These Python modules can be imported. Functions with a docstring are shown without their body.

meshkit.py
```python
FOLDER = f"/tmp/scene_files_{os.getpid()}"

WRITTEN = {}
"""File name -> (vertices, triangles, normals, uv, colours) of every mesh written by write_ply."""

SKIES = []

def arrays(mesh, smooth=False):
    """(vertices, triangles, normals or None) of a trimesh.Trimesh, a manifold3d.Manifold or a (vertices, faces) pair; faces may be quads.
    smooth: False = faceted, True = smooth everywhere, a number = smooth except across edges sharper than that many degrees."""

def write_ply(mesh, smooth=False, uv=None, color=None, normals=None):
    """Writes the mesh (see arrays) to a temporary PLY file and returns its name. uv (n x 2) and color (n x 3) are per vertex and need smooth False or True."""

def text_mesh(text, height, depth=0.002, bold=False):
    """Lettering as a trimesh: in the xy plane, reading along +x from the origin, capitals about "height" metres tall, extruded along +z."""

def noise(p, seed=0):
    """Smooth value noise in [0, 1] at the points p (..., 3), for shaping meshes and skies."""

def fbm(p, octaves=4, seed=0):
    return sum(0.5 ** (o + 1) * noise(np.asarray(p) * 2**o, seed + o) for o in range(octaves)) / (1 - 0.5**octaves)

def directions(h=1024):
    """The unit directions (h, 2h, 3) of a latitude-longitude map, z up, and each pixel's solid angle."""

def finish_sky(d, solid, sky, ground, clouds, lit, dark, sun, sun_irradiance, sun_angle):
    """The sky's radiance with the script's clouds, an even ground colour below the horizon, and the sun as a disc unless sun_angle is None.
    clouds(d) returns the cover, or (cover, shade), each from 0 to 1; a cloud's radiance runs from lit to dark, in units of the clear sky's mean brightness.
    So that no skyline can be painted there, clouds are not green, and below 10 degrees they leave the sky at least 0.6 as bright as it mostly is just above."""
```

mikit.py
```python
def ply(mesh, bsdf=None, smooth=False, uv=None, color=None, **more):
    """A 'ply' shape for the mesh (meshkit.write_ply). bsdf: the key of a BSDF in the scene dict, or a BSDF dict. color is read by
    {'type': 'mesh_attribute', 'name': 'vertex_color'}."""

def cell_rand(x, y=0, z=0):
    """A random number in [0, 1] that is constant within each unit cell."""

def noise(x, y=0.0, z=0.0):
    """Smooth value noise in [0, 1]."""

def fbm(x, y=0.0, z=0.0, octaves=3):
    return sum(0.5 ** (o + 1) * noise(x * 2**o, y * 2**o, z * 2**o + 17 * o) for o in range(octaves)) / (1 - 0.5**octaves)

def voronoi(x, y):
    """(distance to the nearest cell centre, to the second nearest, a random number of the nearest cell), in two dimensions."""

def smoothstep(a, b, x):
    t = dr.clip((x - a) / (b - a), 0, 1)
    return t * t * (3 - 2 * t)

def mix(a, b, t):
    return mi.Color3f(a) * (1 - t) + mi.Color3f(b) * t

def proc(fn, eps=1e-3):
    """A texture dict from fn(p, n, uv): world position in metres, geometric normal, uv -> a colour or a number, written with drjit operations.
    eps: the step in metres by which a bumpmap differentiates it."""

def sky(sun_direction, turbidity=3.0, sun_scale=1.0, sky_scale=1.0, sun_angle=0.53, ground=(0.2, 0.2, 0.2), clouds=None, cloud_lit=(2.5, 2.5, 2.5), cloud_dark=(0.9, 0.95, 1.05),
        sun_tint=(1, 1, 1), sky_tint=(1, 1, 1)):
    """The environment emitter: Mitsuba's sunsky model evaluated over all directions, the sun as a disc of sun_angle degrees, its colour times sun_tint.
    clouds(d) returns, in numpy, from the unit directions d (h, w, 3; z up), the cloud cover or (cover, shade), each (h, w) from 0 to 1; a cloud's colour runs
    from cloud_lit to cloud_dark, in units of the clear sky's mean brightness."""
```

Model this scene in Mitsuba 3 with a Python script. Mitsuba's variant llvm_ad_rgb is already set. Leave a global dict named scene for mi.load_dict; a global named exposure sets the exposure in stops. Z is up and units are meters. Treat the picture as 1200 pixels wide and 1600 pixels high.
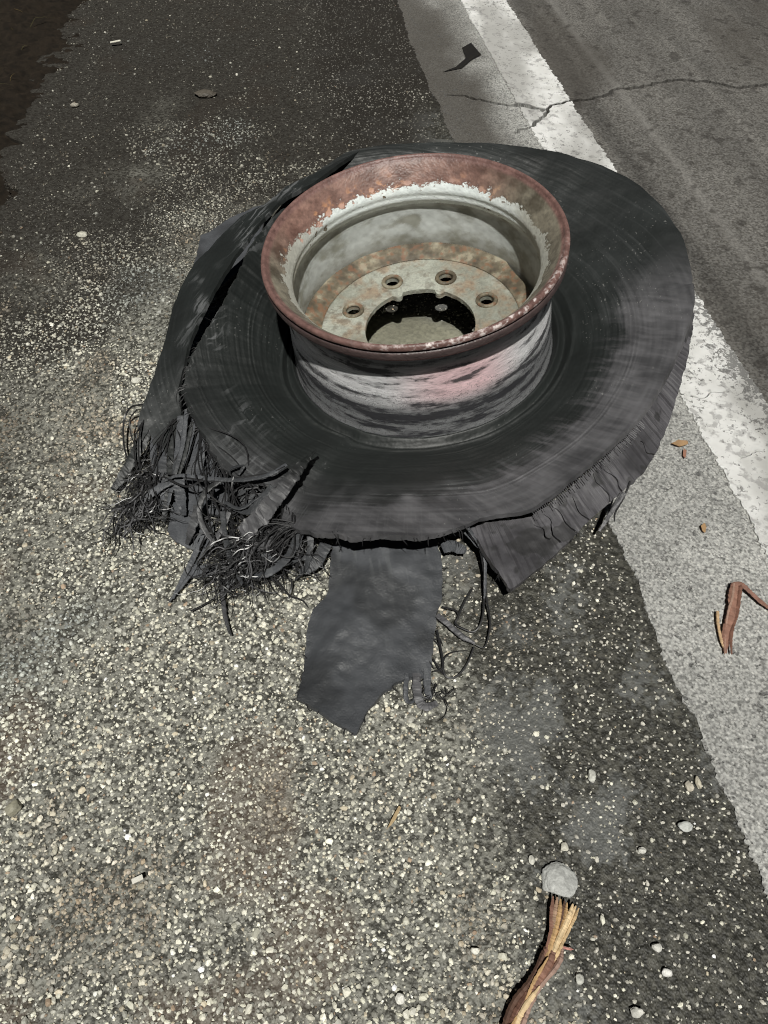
import math, random
import numpy as np, trimesh, shapely
import drjit as dr, mitsuba as mi
import mikit, meshkit
from mikit import noise, fbm, voronoi, smoothstep, mix, proc
from scipy.interpolate import RBFInterpolator
from scipy.spatial import Delaunay
from shapely.geometry import Polygon, LineString, Point, box
from shapely.ops import unary_union

scene, labels = {}, {}
T = mi.ScalarTransform4f

# ------------------------------------------------------------------ camera, light, exposure
EYE = (0.0, 0.0, 1.2021)
PITCH = math.radians(52.0)
scene['camera'] = {'type': 'perspective', 'fov': 67.31, 'fov_axis': 'y', 'near_clip': 0.02, 'far_clip': 500.0,
    'to_world': T().look_at(origin=list(EYE), target=[0, math.cos(PITCH), EYE[2] - math.sin(PITCH)], up=[0, 0, 1])}
SUN_EL = math.radians(63.0)
scene['sky'] = mikit.sky((0.0, -math.cos(SUN_EL), math.sin(SUN_EL)), turbidity=3, sun_scale=0.8, sky_scale=0.02,
    sun_angle=1.0, sun_tint=(0.855, 1.0, 1.21), ground=(0.05, 0.05, 0.05))
exposure = 2.05

# ------------------------------------------------------------------ helpers
def obj(key, mesh, bsdf, smooth=35, color=None, uv=None, **lab):
    if key in scene:
        n = 1
        while f'{key}_{n:03d}' in scene: n += 1
        key = f'{key}_{n:03d}'
    scene[key] = mikit.ply(mesh, bsdf, smooth=smooth, color=color, uv=uv)
    if lab: labels[key] = lab
    return key

def resample(pts, step):
    p = np.asarray(pts, float)
    s = np.r_[0, np.cumsum(np.linalg.norm(np.diff(p, axis=0), axis=1))]
    n = max(2, int(round(s[-1] / step)) + 1)
    q = np.linspace(0, s[-1], n)
    return np.stack([np.interp(q, s, p[:, k]) for k in range(p.shape[1])], 1)

def spline(pts, n):
    """Catmull-Rom through the points, n samples."""
    p = np.asarray(pts, float)
    p = np.vstack([2 * p[0] - p[1], p, 2 * p[-1] - p[-2]])
    m = len(p) - 3
    t = np.linspace(0, m, n); i = np.minimum(t.astype(int), m - 1); t = (t - i)[:, None]
    a, b, c, d = p[i], p[i + 1], p[i + 2], p[i + 3]
    return 0.5 * (2 * b + (c - a) * t + (2 * a - 5 * b + 4 * c - d) * t**2 + (3 * b - a - 3 * c + d) * t**3)

def sweep(pts, section, scale=None, twist=0.0, n=None, up=(0, 0, 1)):
    """Sweeps a closed 2-d section (k,2: sideways, upwards) along a smooth curve; closed ends."""
    p = spline(pts, n or max(8, 5 * len(pts)))
    m, k = len(p), len(section)
    t = np.gradient(p, axis=0); t /= np.linalg.norm(t, axis=1, keepdims=True) + 1e-12
    u = np.broadcast_to(np.asarray(up, float), t.shape)
    x = np.cross(t, u); l = np.linalg.norm(x, axis=1, keepdims=True)
    x = np.where(l > .05, x / np.maximum(l, 1e-9), [1, 0, 0]); y = np.cross(x, t)
    a = np.broadcast_to(twist, (m,)) if np.ndim(twist) else np.linspace(0, twist, m)
    x, y = x * np.cos(a)[:, None] + y * np.sin(a)[:, None], y * np.cos(a)[:, None] - x * np.sin(a)[:, None]
    sc = np.ones((m, 2)) if scale is None else np.asarray(scale, float)
    if sc.ndim == 1: sc = np.stack([sc, sc], 1)
    if len(sc) != m: sc = np.stack([np.interp(np.linspace(0, 1, m), np.linspace(0, 1, len(sc)), sc[:, j]) for j in (0, 1)], 1)
    s = np.asarray(section, float)
    v = p[:, None] + (s[None, :, 0, None] * sc[:, None, 0, None]) * x[:, None] + (s[None, :, 1, None] * sc[:, None, 1, None]) * y[:, None]
    i, j = np.meshgrid(np.arange(m - 1), np.arange(k), indexing='ij')
    q = np.stack([i * k + j, i * k + (j + 1) % k, (i + 1) * k + (j + 1) % k, (i + 1) * k + j], -1).reshape(-1, 4)
    f = np.vstack([q[:, [0, 2, 1]], q[:, [0, 3, 2]]])
    v = v.reshape(-1, 3)
    c0, c1 = len(v), len(v) + 1
    v = np.vstack([v, p[0], p[-1]])
    r = np.arange(k)
    f = np.vstack([f, np.stack([r * 0 + c0, (r + 1) % k * 1, r], 1)[:, [0, 2, 1]], np.stack([r * 0 + c1, (m - 1) * k + r, (m - 1) * k + (r + 1) % k], 1)[:, [0, 2, 1]]])
    mesh = trimesh.Trimesh(v, f, process=False)
    if mesh.volume < 0: mesh.invert()
    return mesh

def circ(r, k=6):
    a = np.arange(k) * 2 * np.pi / k
    return np.stack([np.cos(a), np.sin(a)], 1) * r

def cord(pts, r, n=None, taper=True, k=5):
    sc = [1, 1, 1, 1, .95, .8, .35] if taper else [1, 1]
    return sweep(pts, circ(r, k), np.stack([sc, sc], 1), n=n)

def strip(pts, w, th=.004, scale=None, twist=0.0, n=None):
    h, b = w / 2, th / 2
    sec = [(-h, -b * .6), (-h * .5, -b), (h * .5, -b), (h, -b * .6), (h, b * .6), (h * .5, b), (-h * .5, b), (-h, b * .6)]
    sc = scale if scale is not None else [1, 1, 1, .9, .55]
    sc = np.asarray(sc, float)
    m = sweep(pts, sec, np.stack([sc, np.sqrt(np.maximum(sc, .05))], 1), twist, n)
    v = np.array(m.vertices)
    j = np.stack([ngrid(v, 130, 61), ngrid(v, 130, 62), ngrid(v, 130, 63)], 1) + .6 * np.stack([ngrid(v, 420, 64, 2), ngrid(v, 420, 65, 2), ngrid(v, 420, 66, 2)], 1)
    m.vertices = v + j * min(.010, .28 * w)
    return m

def ngrid(p, f, seed=0, oct=3):
    return meshkit.fbm(np.asarray(p) * f + 50, oct, seed) - .5

def sheet(outline, res=.008, th=.008, ctrl=(), jag=.003, jagf=60, wav=.004, wavf=9, seed=0, fine=.0, extra=None, cuts=()):
    """A torn sheet: its outline (3-d) filled with a smooth surface through the outline and ctrl, th thick."""
    o = np.asarray(outline, float)
    per = np.linalg.norm(np.diff(np.vstack([o, o[:1]]), axis=0), axis=1).sum()
    c = np.vstack([resample(np.vstack([o, o[:1]]), min(.03, per / 14))[:-1]] + ([np.asarray(ctrl, float)] if len(ctrl) else []))
    c = c[np.unique(c[:, :2].round(4), axis=0, return_index=True)[1]]
    z = RBFInterpolator(c[:, :2], c[:, 2], kernel='thin_plate_spline', smoothing=2e-5)
    b = resample(np.vstack([o, o[:1]]), res)[:-1]
    b[:, :2] += np.stack([ngrid(b, jagf, seed), ngrid(b, jagf, seed + 9)], 1) * 2 * jag
    poly = Polygon(b[:, :2]).buffer(0)
    for ct in cuts: poly = poly.difference(ct)
    poly = max(getattr(poly, 'geoms', [poly]), key=lambda g: g.area)
    b = np.vstack([np.array(shapely.segmentize(Polygon(rg), res).exterior.coords)[:-1] for rg in [poly.exterior, *poly.interiors]])
    x0, y0, x1, y1 = poly.bounds
    gx, gy = np.meshgrid(np.arange(x0, x1, res), np.arange(y0, y1, res * .87))
    gx = gx + (np.arange(len(gx)) % 2)[:, None] * res / 2
    g = np.stack([gx.ravel(), gy.ravel()], 1)
    g = g[shapely.contains_xy(poly.buffer(-res * .6), g[:, 0], g[:, 1])]
    xy = np.vstack([b[:, :2], g])
    tri = Delaunay(xy).simplices
    cen = xy[tri].mean(1)
    tri = tri[shapely.contains_xy(poly, cen[:, 0], cen[:, 1])]
    e1, e2 = xy[tri[:, 1]] - xy[tri[:, 0]], xy[tri[:, 2]] - xy[tri[:, 0]]
    cr = e1[:, 0] * e2[:, 1] - e1[:, 1] * e2[:, 0]
    tri = tri[np.abs(cr) > 1e-10]; cr = cr[np.abs(cr) > 1e-10]
    tri = np.where((cr < 0)[:, None], tri[:, ::-1], tri)
    zz = z(xy)
    p3 = np.c_[xy, zz * 0]
    zz = zz + ngrid(p3, wavf, seed + 3) * 2 * wav + (ngrid(p3, 70, seed + 5, 2) * 2 * fine if fine else 0)
    if extra is not None: zz = zz + extra(xy)
    v = np.c_[xy, zz]
    used = np.unique(tri); remap = np.full(len(v), -1); remap[used] = np.arange(len(used))
    v, tri = v[used], remap[tri]
    return solid(v, tri, th)

def solid(v, tri, th):
    fn = np.cross(v[tri[:, 1]] - v[tri[:, 0]], v[tri[:, 2]] - v[tri[:, 0]])
    n = np.zeros_like(v)
    for k in range(3): np.add.at(n, tri[:, k], fn)
    n /= np.linalg.norm(n, axis=1, keepdims=True) + 1e-15
    th = np.broadcast_to(th, (len(v),))[:, None]
    e = np.sort(np.vstack([tri[:, [0, 1]], tri[:, [1, 2]], tri[:, [2, 0]]]), 1)
    d = np.vstack([tri[:, [0, 1]], tri[:, [1, 2]], tri[:, [2, 0]]])
    _, inv, cnt = np.unique(e, axis=0, return_inverse=True, return_counts=True)
    bd = d[cnt[inv.ravel()] == 1]
    m = len(v)
    side = np.vstack([np.stack([bd[:, 1], bd[:, 0], bd[:, 0] + m], 1), np.stack([bd[:, 1], bd[:, 0] + m, bd[:, 1] + m], 1)])
    return trimesh.Trimesh(np.vstack([v, v - n * th]), np.vstack([tri, tri[:, ::-1] + m, side]), process=False)

def slab(poly, top, th):
    parts = [trimesh.creation.extrude_polygon(g, th, engine='earcut') for g in getattr(poly, 'geoms', [poly]) if g.area > 1e-7]
    m = trimesh.util.concatenate(parts)
    m.apply_translation([0, 0, top - th])
    return m

def rock(center, size, seed, sub=2, rough=.22, flat=0.0):
    r = np.random.default_rng(seed)
    m = trimesh.creation.icosphere(subdivisions=sub)
    v = np.array(m.vertices)
    for _ in range(7):                                        # a few broken facets
        d = r.normal(size=3); d /= np.linalg.norm(d)
        h = r.uniform(.62, .9); s = v @ d
        v -= np.maximum(s - h, 0)[:, None] * d * .9
    v *= (1 + rough * ngrid(v, 2.2, seed) + .16 * ngrid(v, 6.5, seed + 3, 3))[:, None]
    v *= np.asarray(size) / 2
    a = r.uniform(0, 6.28); c, s = math.cos(a) * 0 + 1, 0
    v = v + np.asarray(center)
    return trimesh.Trimesh(v, m.faces, process=False)

# ------------------------------------------------------------------ road coordinates: lines x = c - 0.148 y run along the road
SL = 0.148
def cross_of(x, y): return x + SL * y
C_BAND, C_LINE0, C_LINE1 = 0.585, 0.852, 1.037

# ------------------------------------------------------------------ materials
def two(b): return {'type': 'twosided', 'bsdf': b}
def principled(color, rough=.6, spec=.5, **k):
    return {'type': 'principled', 'base_color': color, 'roughness': rough, 'specular': spec, **k}
def bump(inner, fn, scale=1.0, eps=1e-3):
    return {'type': 'bumpmap', 'texture': proc(fn, eps), 'scale': scale, 'bsdf': inner}
VC = {'type': 'mesh_attribute', 'name': 'vertex_color'}

def band_t(x, y):
    """1 in the dark asphalt band beside the pale strip, 0 in the chip-sealed shoulder."""
    c = x + SL * y + .16 * (fbm(x * 3 + 7, y * 2.0 + 3) - .5) + .05 * (noise(x * 40, y * 40) - .5)
    return smoothstep(.15, .27, c)

def base_col(p, n, uv):
    b = band_t(p.x, p.y)
    g = fbm(p.x * 160, p.y * 160, 0, 3)
    big = fbm(p.x * 4 + 11, p.y * 4, 0, 3)
    dirt_falloff = smoothstep(.0, 1.0, (p.y - 1.08 - .45 * (p.x + .5)) * .66 + 1.5 * dr.clip(-.36 - p.x - SL * p.y, 0, .5) + (big - .5) * 1.5)  # dirt stain deepened with distance, lamp falloff painted into the colour
    seal = mix((.045, .044, .036), (.21, .208, .18), smoothstep(.32, .68, g))
    seal = mix(seal, mi.Color3f(.12, .085, .06), .4 * smoothstep(.60, .74, fbm(p.x * 5 + 3, p.y * 5 + 40, 0, 3)))
    band = mix((.024, .0235, .019), (.070, .068, .056), smoothstep(.35, .75, g))
    pat = smoothstep(.56, .74, fbm(p.x * 9 + 21, p.y * 9 + 5, 0, 3) + .34 * (fbm(p.x * 130, p.y * 130, 5, 3) - .5))
    band = mix(band, mi.Color3f(.15, .155, .15), .55 * pat)
    col = mix(seal, band, b)
    bare = smoothstep(.26, .20, dr.sqrt(dr.square(p.x - .035) + dr.square(p.y - 1.33)))
    col = mix(col, mi.Color3f(.23, .225, .17) * (.7 + .6 * g), bare)
    return mix(col, mi.Color3f(.013, .0105, .0078), dirt_falloff * .9)
def base_h(p, n, uv):
    return .004 * fbm(p.x * 90, p.y * 90, 0, 3) + .0012 * noise(p.x * 500, p.y * 500)
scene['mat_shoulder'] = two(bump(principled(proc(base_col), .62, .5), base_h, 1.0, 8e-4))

def strip_col(p, n, uv):
    g = fbm(p.x * 260, p.y * 260, 0, 3)
    f1, f2, rnd = voronoi(p.x * 170, p.y * 170)
    col = mix((.17, .17, .162), (.40, .40, .38), smoothstep(.25, .75, g))
    col = mix(col, mix((.14, .14, .14), (.66, .65, .61), rnd), .5 * smoothstep(.45, .25, f1))
    col = col * (.74 + .52 * fbm(p.x * 6, p.y * 6, 0, 3))
    pit = smoothstep(.70, .78, fbm((p.x * .8 - p.y * .6) * 105 + 9, (p.x * .6 + p.y * .8) * 105, 0, 4))
    d = smoothstep(.30, .06, p.x + SL * p.y - C_BAND + .22 * (fbm(p.x * 7, p.y * 5 + 3, 0, 4) - .55)) * smoothstep(1.5, 2.1, p.y)       # soil washed from the shoulder over the edge of the strip
    col = mix(col, mi.Color3f(.048, .042, .035), d * .85)
    return mix(col, mi.Color3f(.06, .06, .06), pit * .65)
def strip_h(p, n, uv):
    return .0022 * fbm(p.x * 200, p.y * 200, 0, 3) - .002 * smoothstep(.70, .78, fbm((p.x * .8 - p.y * .6) * 105 + 9, (p.x * .6 + p.y * .8) * 105, 0, 4))
scene['mat_strip'] = two(bump(principled(proc(strip_col), .5, .6), strip_h, 1.0, 6e-4))

def lane_col(p, n, uv):
    c = p.x + SL * p.y
    g = fbm(p.x * 200, p.y * 200, 0, 2)
    f1, f2, rnd = voronoi(p.x * 95, p.y * 95)
    col = mix((.075, .071, .065), (.155, .149, .139), smoothstep(.25, .75, g))
    col = mix(col, mix((.05, .045, .04), (.24, .23, .21), rnd), .5 * smoothstep(.42, .22, f1))
    w = .9 + .25 * (fbm(c * 22, p.y * .5, 0, 3) - .5) * 2 + .3 * (fbm(p.x * 5, p.y * 5, 0, 2) - .5)
    track = smoothstep(.028, .0, dr.abs(c - 1.235 + .03 * (noise(p.y * .9) - .5))) * (.5 + .5 * noise(p.y * 1.5, 4))
    dark = smoothstep(.05, .0, dr.abs(c - 1.10))
    pit = smoothstep(.62, .78, fbm((p.x * .8 - p.y * .6) * 32 + 4, (p.x * .6 + p.y * .8) * 32, 0, 5))
    col = col * w * (1 - .3 * dark)
    col = mix(col, mi.Color3f(.26, .25, .235), .38 * track)
    col = mix(col, mi.Color3f(.055, .049, .042), .55 * smoothstep(.42, .68, fbm(p.x * 3.1, p.y * 1.3, 5, 4)))
    return mix(col, mi.Color3f(.03, .027, .024), .6 * pit)
def lane_h(p, n, uv):
    return .0022 * fbm(p.x * 170, p.y * 170, 0, 3) + .0009 * noise(p.x * 420, p.y * 420)
scene['mat_lane'] = two(bump(principled(proc(lane_col), .5, .6), lane_h, 1.0, 6e-4))

def line_col(p, n, uv):
    c = p.x + SL * p.y
    g = .65 * fbm((p.x * .8 - p.y * .6) * 110, (p.x * .6 + p.y * .8) * 110, 0, 4) + .35 * fbm(p.x * 300 + p.y * 130, p.y * 300 - p.x * 130, 0, 2)
    big = fbm(p.x * 9, p.y * 9, 0, 3)
    near = smoothstep(1.85, 1.35, p.y)
    smear = smoothstep(.085, .0, C_LINE1 - c) * near
    wear = smoothstep(.47, .64, g + .26 * smear - .12 + .22 * (big - .5))
    col = mix((.62, .62, .60), (.80, .80, .79), fbm(p.x * 30, p.y * 30, 0, 2))
    col = mix(col, mi.Color3f(.24, .235, .22), .18 + .55 * smoothstep(.40, .68, fbm(p.x * 7 + 5, p.y * 4 + 2, 0, 4)))
    spots = smoothstep(.56, .75, fbm((p.x * .8 - p.y * .6) * 60 + 3, (p.x * .6 + p.y * .8) * 60, 0, 4))
    col = mix(col, mi.Color3f(.20, .195, .19), .55 * spots)
    return mix(col, mi.Color3f(.10, .098, .095), wear * .8)
scene['mat_line'] = two(bump(principled(proc(line_col), .5, .5), lambda p, n, uv: .0018 * fbm(p.x * 190, p.y * 190, 0, 2), 1.0, 6e-4))
scene['mat_soil'] = two(bump(principled(proc(lambda p, n, uv: mix((.005, .004, .0028), (.020, .0145, .0095), fbm(p.x * 60, p.y * 60, 0, 3))), .9, .2),
    lambda p, n, uv: .012 * fbm(p.x * 25, p.y * 25, 0, 3), 1.0, 2e-3))
scene['mat_chip'] = two(principled(VC, .55, .5))
scene['mat_stone'] = two(bump(principled(VC, .6, .45), lambda p, n, uv: .0012 * fbm(p.x * 260, p.y * 260, p.z * 260, 3), 1.0, 4e-4))
scene['mat_wood'] = two(principled(VC, .7, .3))

CX, CY = .056, 1.364
def tyre_col(p, n, uv):
    x, y = p.x - CX, p.y - CY
    r = dr.sqrt(x * x + y * y)
    ca, sa = x / (r + 1e-6), y / (r + 1e-6)
    warp = .010 * fbm(p.x * 7, p.y * 7, 0, 2)
    ring = fbm((r + warp) * 170, ca * 3 + 9, sa * 3, 4)
    fine = fbm((r + warp) * 520, ca * 9 + 9, sa * 9, 2)
    tick = fbm(r * 34, ca * 190 + 40, sa * 190, 2)
    big = fbm(p.x * 8 + 2, p.y * 8 + 5, p.z * 8, 4)
    med = fbm(p.x * 23 + 2, p.y * 23 + 5, p.z * 23, 4)
    front = smoothstep(.25, -.7, sa)
    dust = smoothstep(.40, .50, r + .10 * (big - .5)) * (.12 + .88 * front) * (1 - .75 * smoothstep(-.55, -.85, ca))
    col = mix((.0075, .0085, .0082), (.019, .023, .022), big)
    col = mix(col, mix((.016, .0165, .017), (.068, .068, .072), smoothstep(.25, .75, .6 * med + .4 * big)), dust)
    sc = smoothstep(.47, .74, ring) * (.25 + .75 * smoothstep(.42, .62, big)) * (.6 + .8 * fine)
    col = mix(col, mi.Color3f(.13, .135, .138), sc * (.05 + .55 * dust))
    c2 = smoothstep(.56, .76, tick) * smoothstep(.48, .54, r + .05 * (med - .5)) * smoothstep(-.8, -.95, sa)
    col = mix(col, mi.Color3f(.16, .16, .165), .35 * c2)
    st = fbm((x * .85 - y * .52) * 190 + 5 * med, (x * .52 + y * .85) * 26 + 3 * big, 0, 4)
    bl = smoothstep(.46, .68, st) * smoothstep(.52, .48, r) * smoothstep(.48, .62, big + .1 * (med - .5)) * smoothstep(.0, -.35, ca) * smoothstep(.38, .43, r)
    col = mix(col, mi.Color3f(.16, .165, .17), .6 * bl)
    st2 = fbm((x * .6 + y * .8) * 120 + 1.5 * med, (x * .8 - y * .6) * 17 + 1 * big, 0, 4)
    b2 = smoothstep(.44, .74, st2) * smoothstep(.45, .60, fbm(p.x * 6 + 40, p.y * 6, 0, 2)) * smoothstep(.15, .5, ca) * smoothstep(.38, .44, r) * front
    col = mix(col, mi.Color3f(.13, .125, .135), .35 * b2)
    tq = (dr.atan2(y, x) * 57.3 + 38) / 58
    rb = .432 + .055 * tq * tq
    wb = smoothstep(-.012, .014, r - rb + .05 * (med - .5) + .03 * (ring - .5)) * smoothstep(-.75, -.2, ca) * smoothstep(.30, -.10, sa)
    col = mix(col, mix((.042, .042, .045), (.118, .116, .123), smoothstep(.25, .75, med * .5 + ring * .2 + st2 * .3)), .8 * wb)
    sp = smoothstep(.86, .9, noise(p.x * 260, p.y * 260, p.z * 260))
    return mix(col, mi.Color3f(.22, .22, .21), .5 * sp * smoothstep(.5, .65, big))
def tyre_h(p, n, uv):
    x, y = p.x - CX, p.y - CY
    r = dr.sqrt(x * x + y * y)
    return .0012 * fbm(r * 160, x / (r + 1e-6) * 4 + 9, y / (r + 1e-6) * 4, 2) + .0016 * fbm(p.x * 60, p.y * 60, p.z * 60, 3)
scene['mat_tyre'] = two(bump(principled(proc(tyre_col), .52, .5), tyre_h, 1.0, 8e-4))
def ply_col(p, n, uv):
    big = fbm(p.x * 11 + 4, p.y * 11, p.z * 11, 3)
    st = fbm(p.x * 120 + p.y * 20, p.y * 14 - p.x * 5, 0, 3)
    col = mix((.044, .047, .052), (.080, .084, .092), smoothstep(.25, .75, .6 * big + .4 * fbm(p.x * 50, p.y * 50, p.z * 50, 3)))
    col = mix(col, mi.Color3f(.12, .125, .13), .45 * smoothstep(.55, .75, st) * smoothstep(.4, .6, big))
    return mix(col, mi.Color3f(.02, .021, .022), .6 * smoothstep(.58, .72, fbm(p.x * 7 + 31, p.y * 7, 0, 3)))
scene['mat_ply'] = two(bump(principled(proc(ply_col), .55, .45), lambda p, n, uv: .0015 * fbm(p.x * 45, p.y * 45, p.z * 45, 3) + .0004 * noise(p.x * 400, p.y * 400), 1.0, 8e-4))
def flap_col(p, n, uv):
    big = fbm(p.x * 9 + 14, p.y * 9 + 3, p.z * 9, 3)
    x, y = p.x - CX, p.y - CY
    r = dr.sqrt(x * x + y * y)
    st = fbm(r * 16 + 9, x / r * 120 + 300, y / r * 120 + 300, 3)
    wv = smoothstep(.5, .62, dr.abs(dr.sin((p.x * .62 - p.y * .78) * 1500)) * noise(p.x * 30, p.y * 30)) 
    col = mix((.030, .029, .032), (.092, .089, .097), smoothstep(.25, .72, .6 * big + .4 * fbm(p.x * 40, p.y * 40, p.z * 40, 4)))
    col = mix(col, mi.Color3f(.13, .127, .135), .35 * wv)
    col = mix(col, mi.Color3f(.145, .143, .148), .55 * smoothstep(.52, .72, st) * smoothstep(.38, .56, big))
    col = mix(col, mi.Color3f(.022, .021, .023), .6 * smoothstep(.47, .33, st))
    return mix(col, mi.Color3f(.02, .02, .02), .7 * smoothstep(.62, .7, fbm(p.x * 30 + 31, p.y * 30, 0, 3)))
scene['mat_flap'] = two(bump(principled(proc(flap_col), .5, .5), lambda p, n, uv: .0016 * fbm(p.x * 50, p.y * 50, p.z * 50, 3), 1.0, 8e-4))
scene['mat_cord'] = two(principled({'type': 'rgb', 'value': [.018, .018, .019]}, .45, .6))
scene['mat_cord_grey'] = two(principled({'type': 'rgb', 'value': [.10, .10, .105]}, .4, .7))
scene['mat_cord_wire'] = {'type': 'roughconductor', 'alpha': .3, 'specular_reflectance': {'type': 'rgb', 'value': [.38, .38, .38]}}
scene['mat_cord_pale'] = two(principled({'type': 'rgb', 'value': [.32, .32, .31]}, .4, .6))

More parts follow.
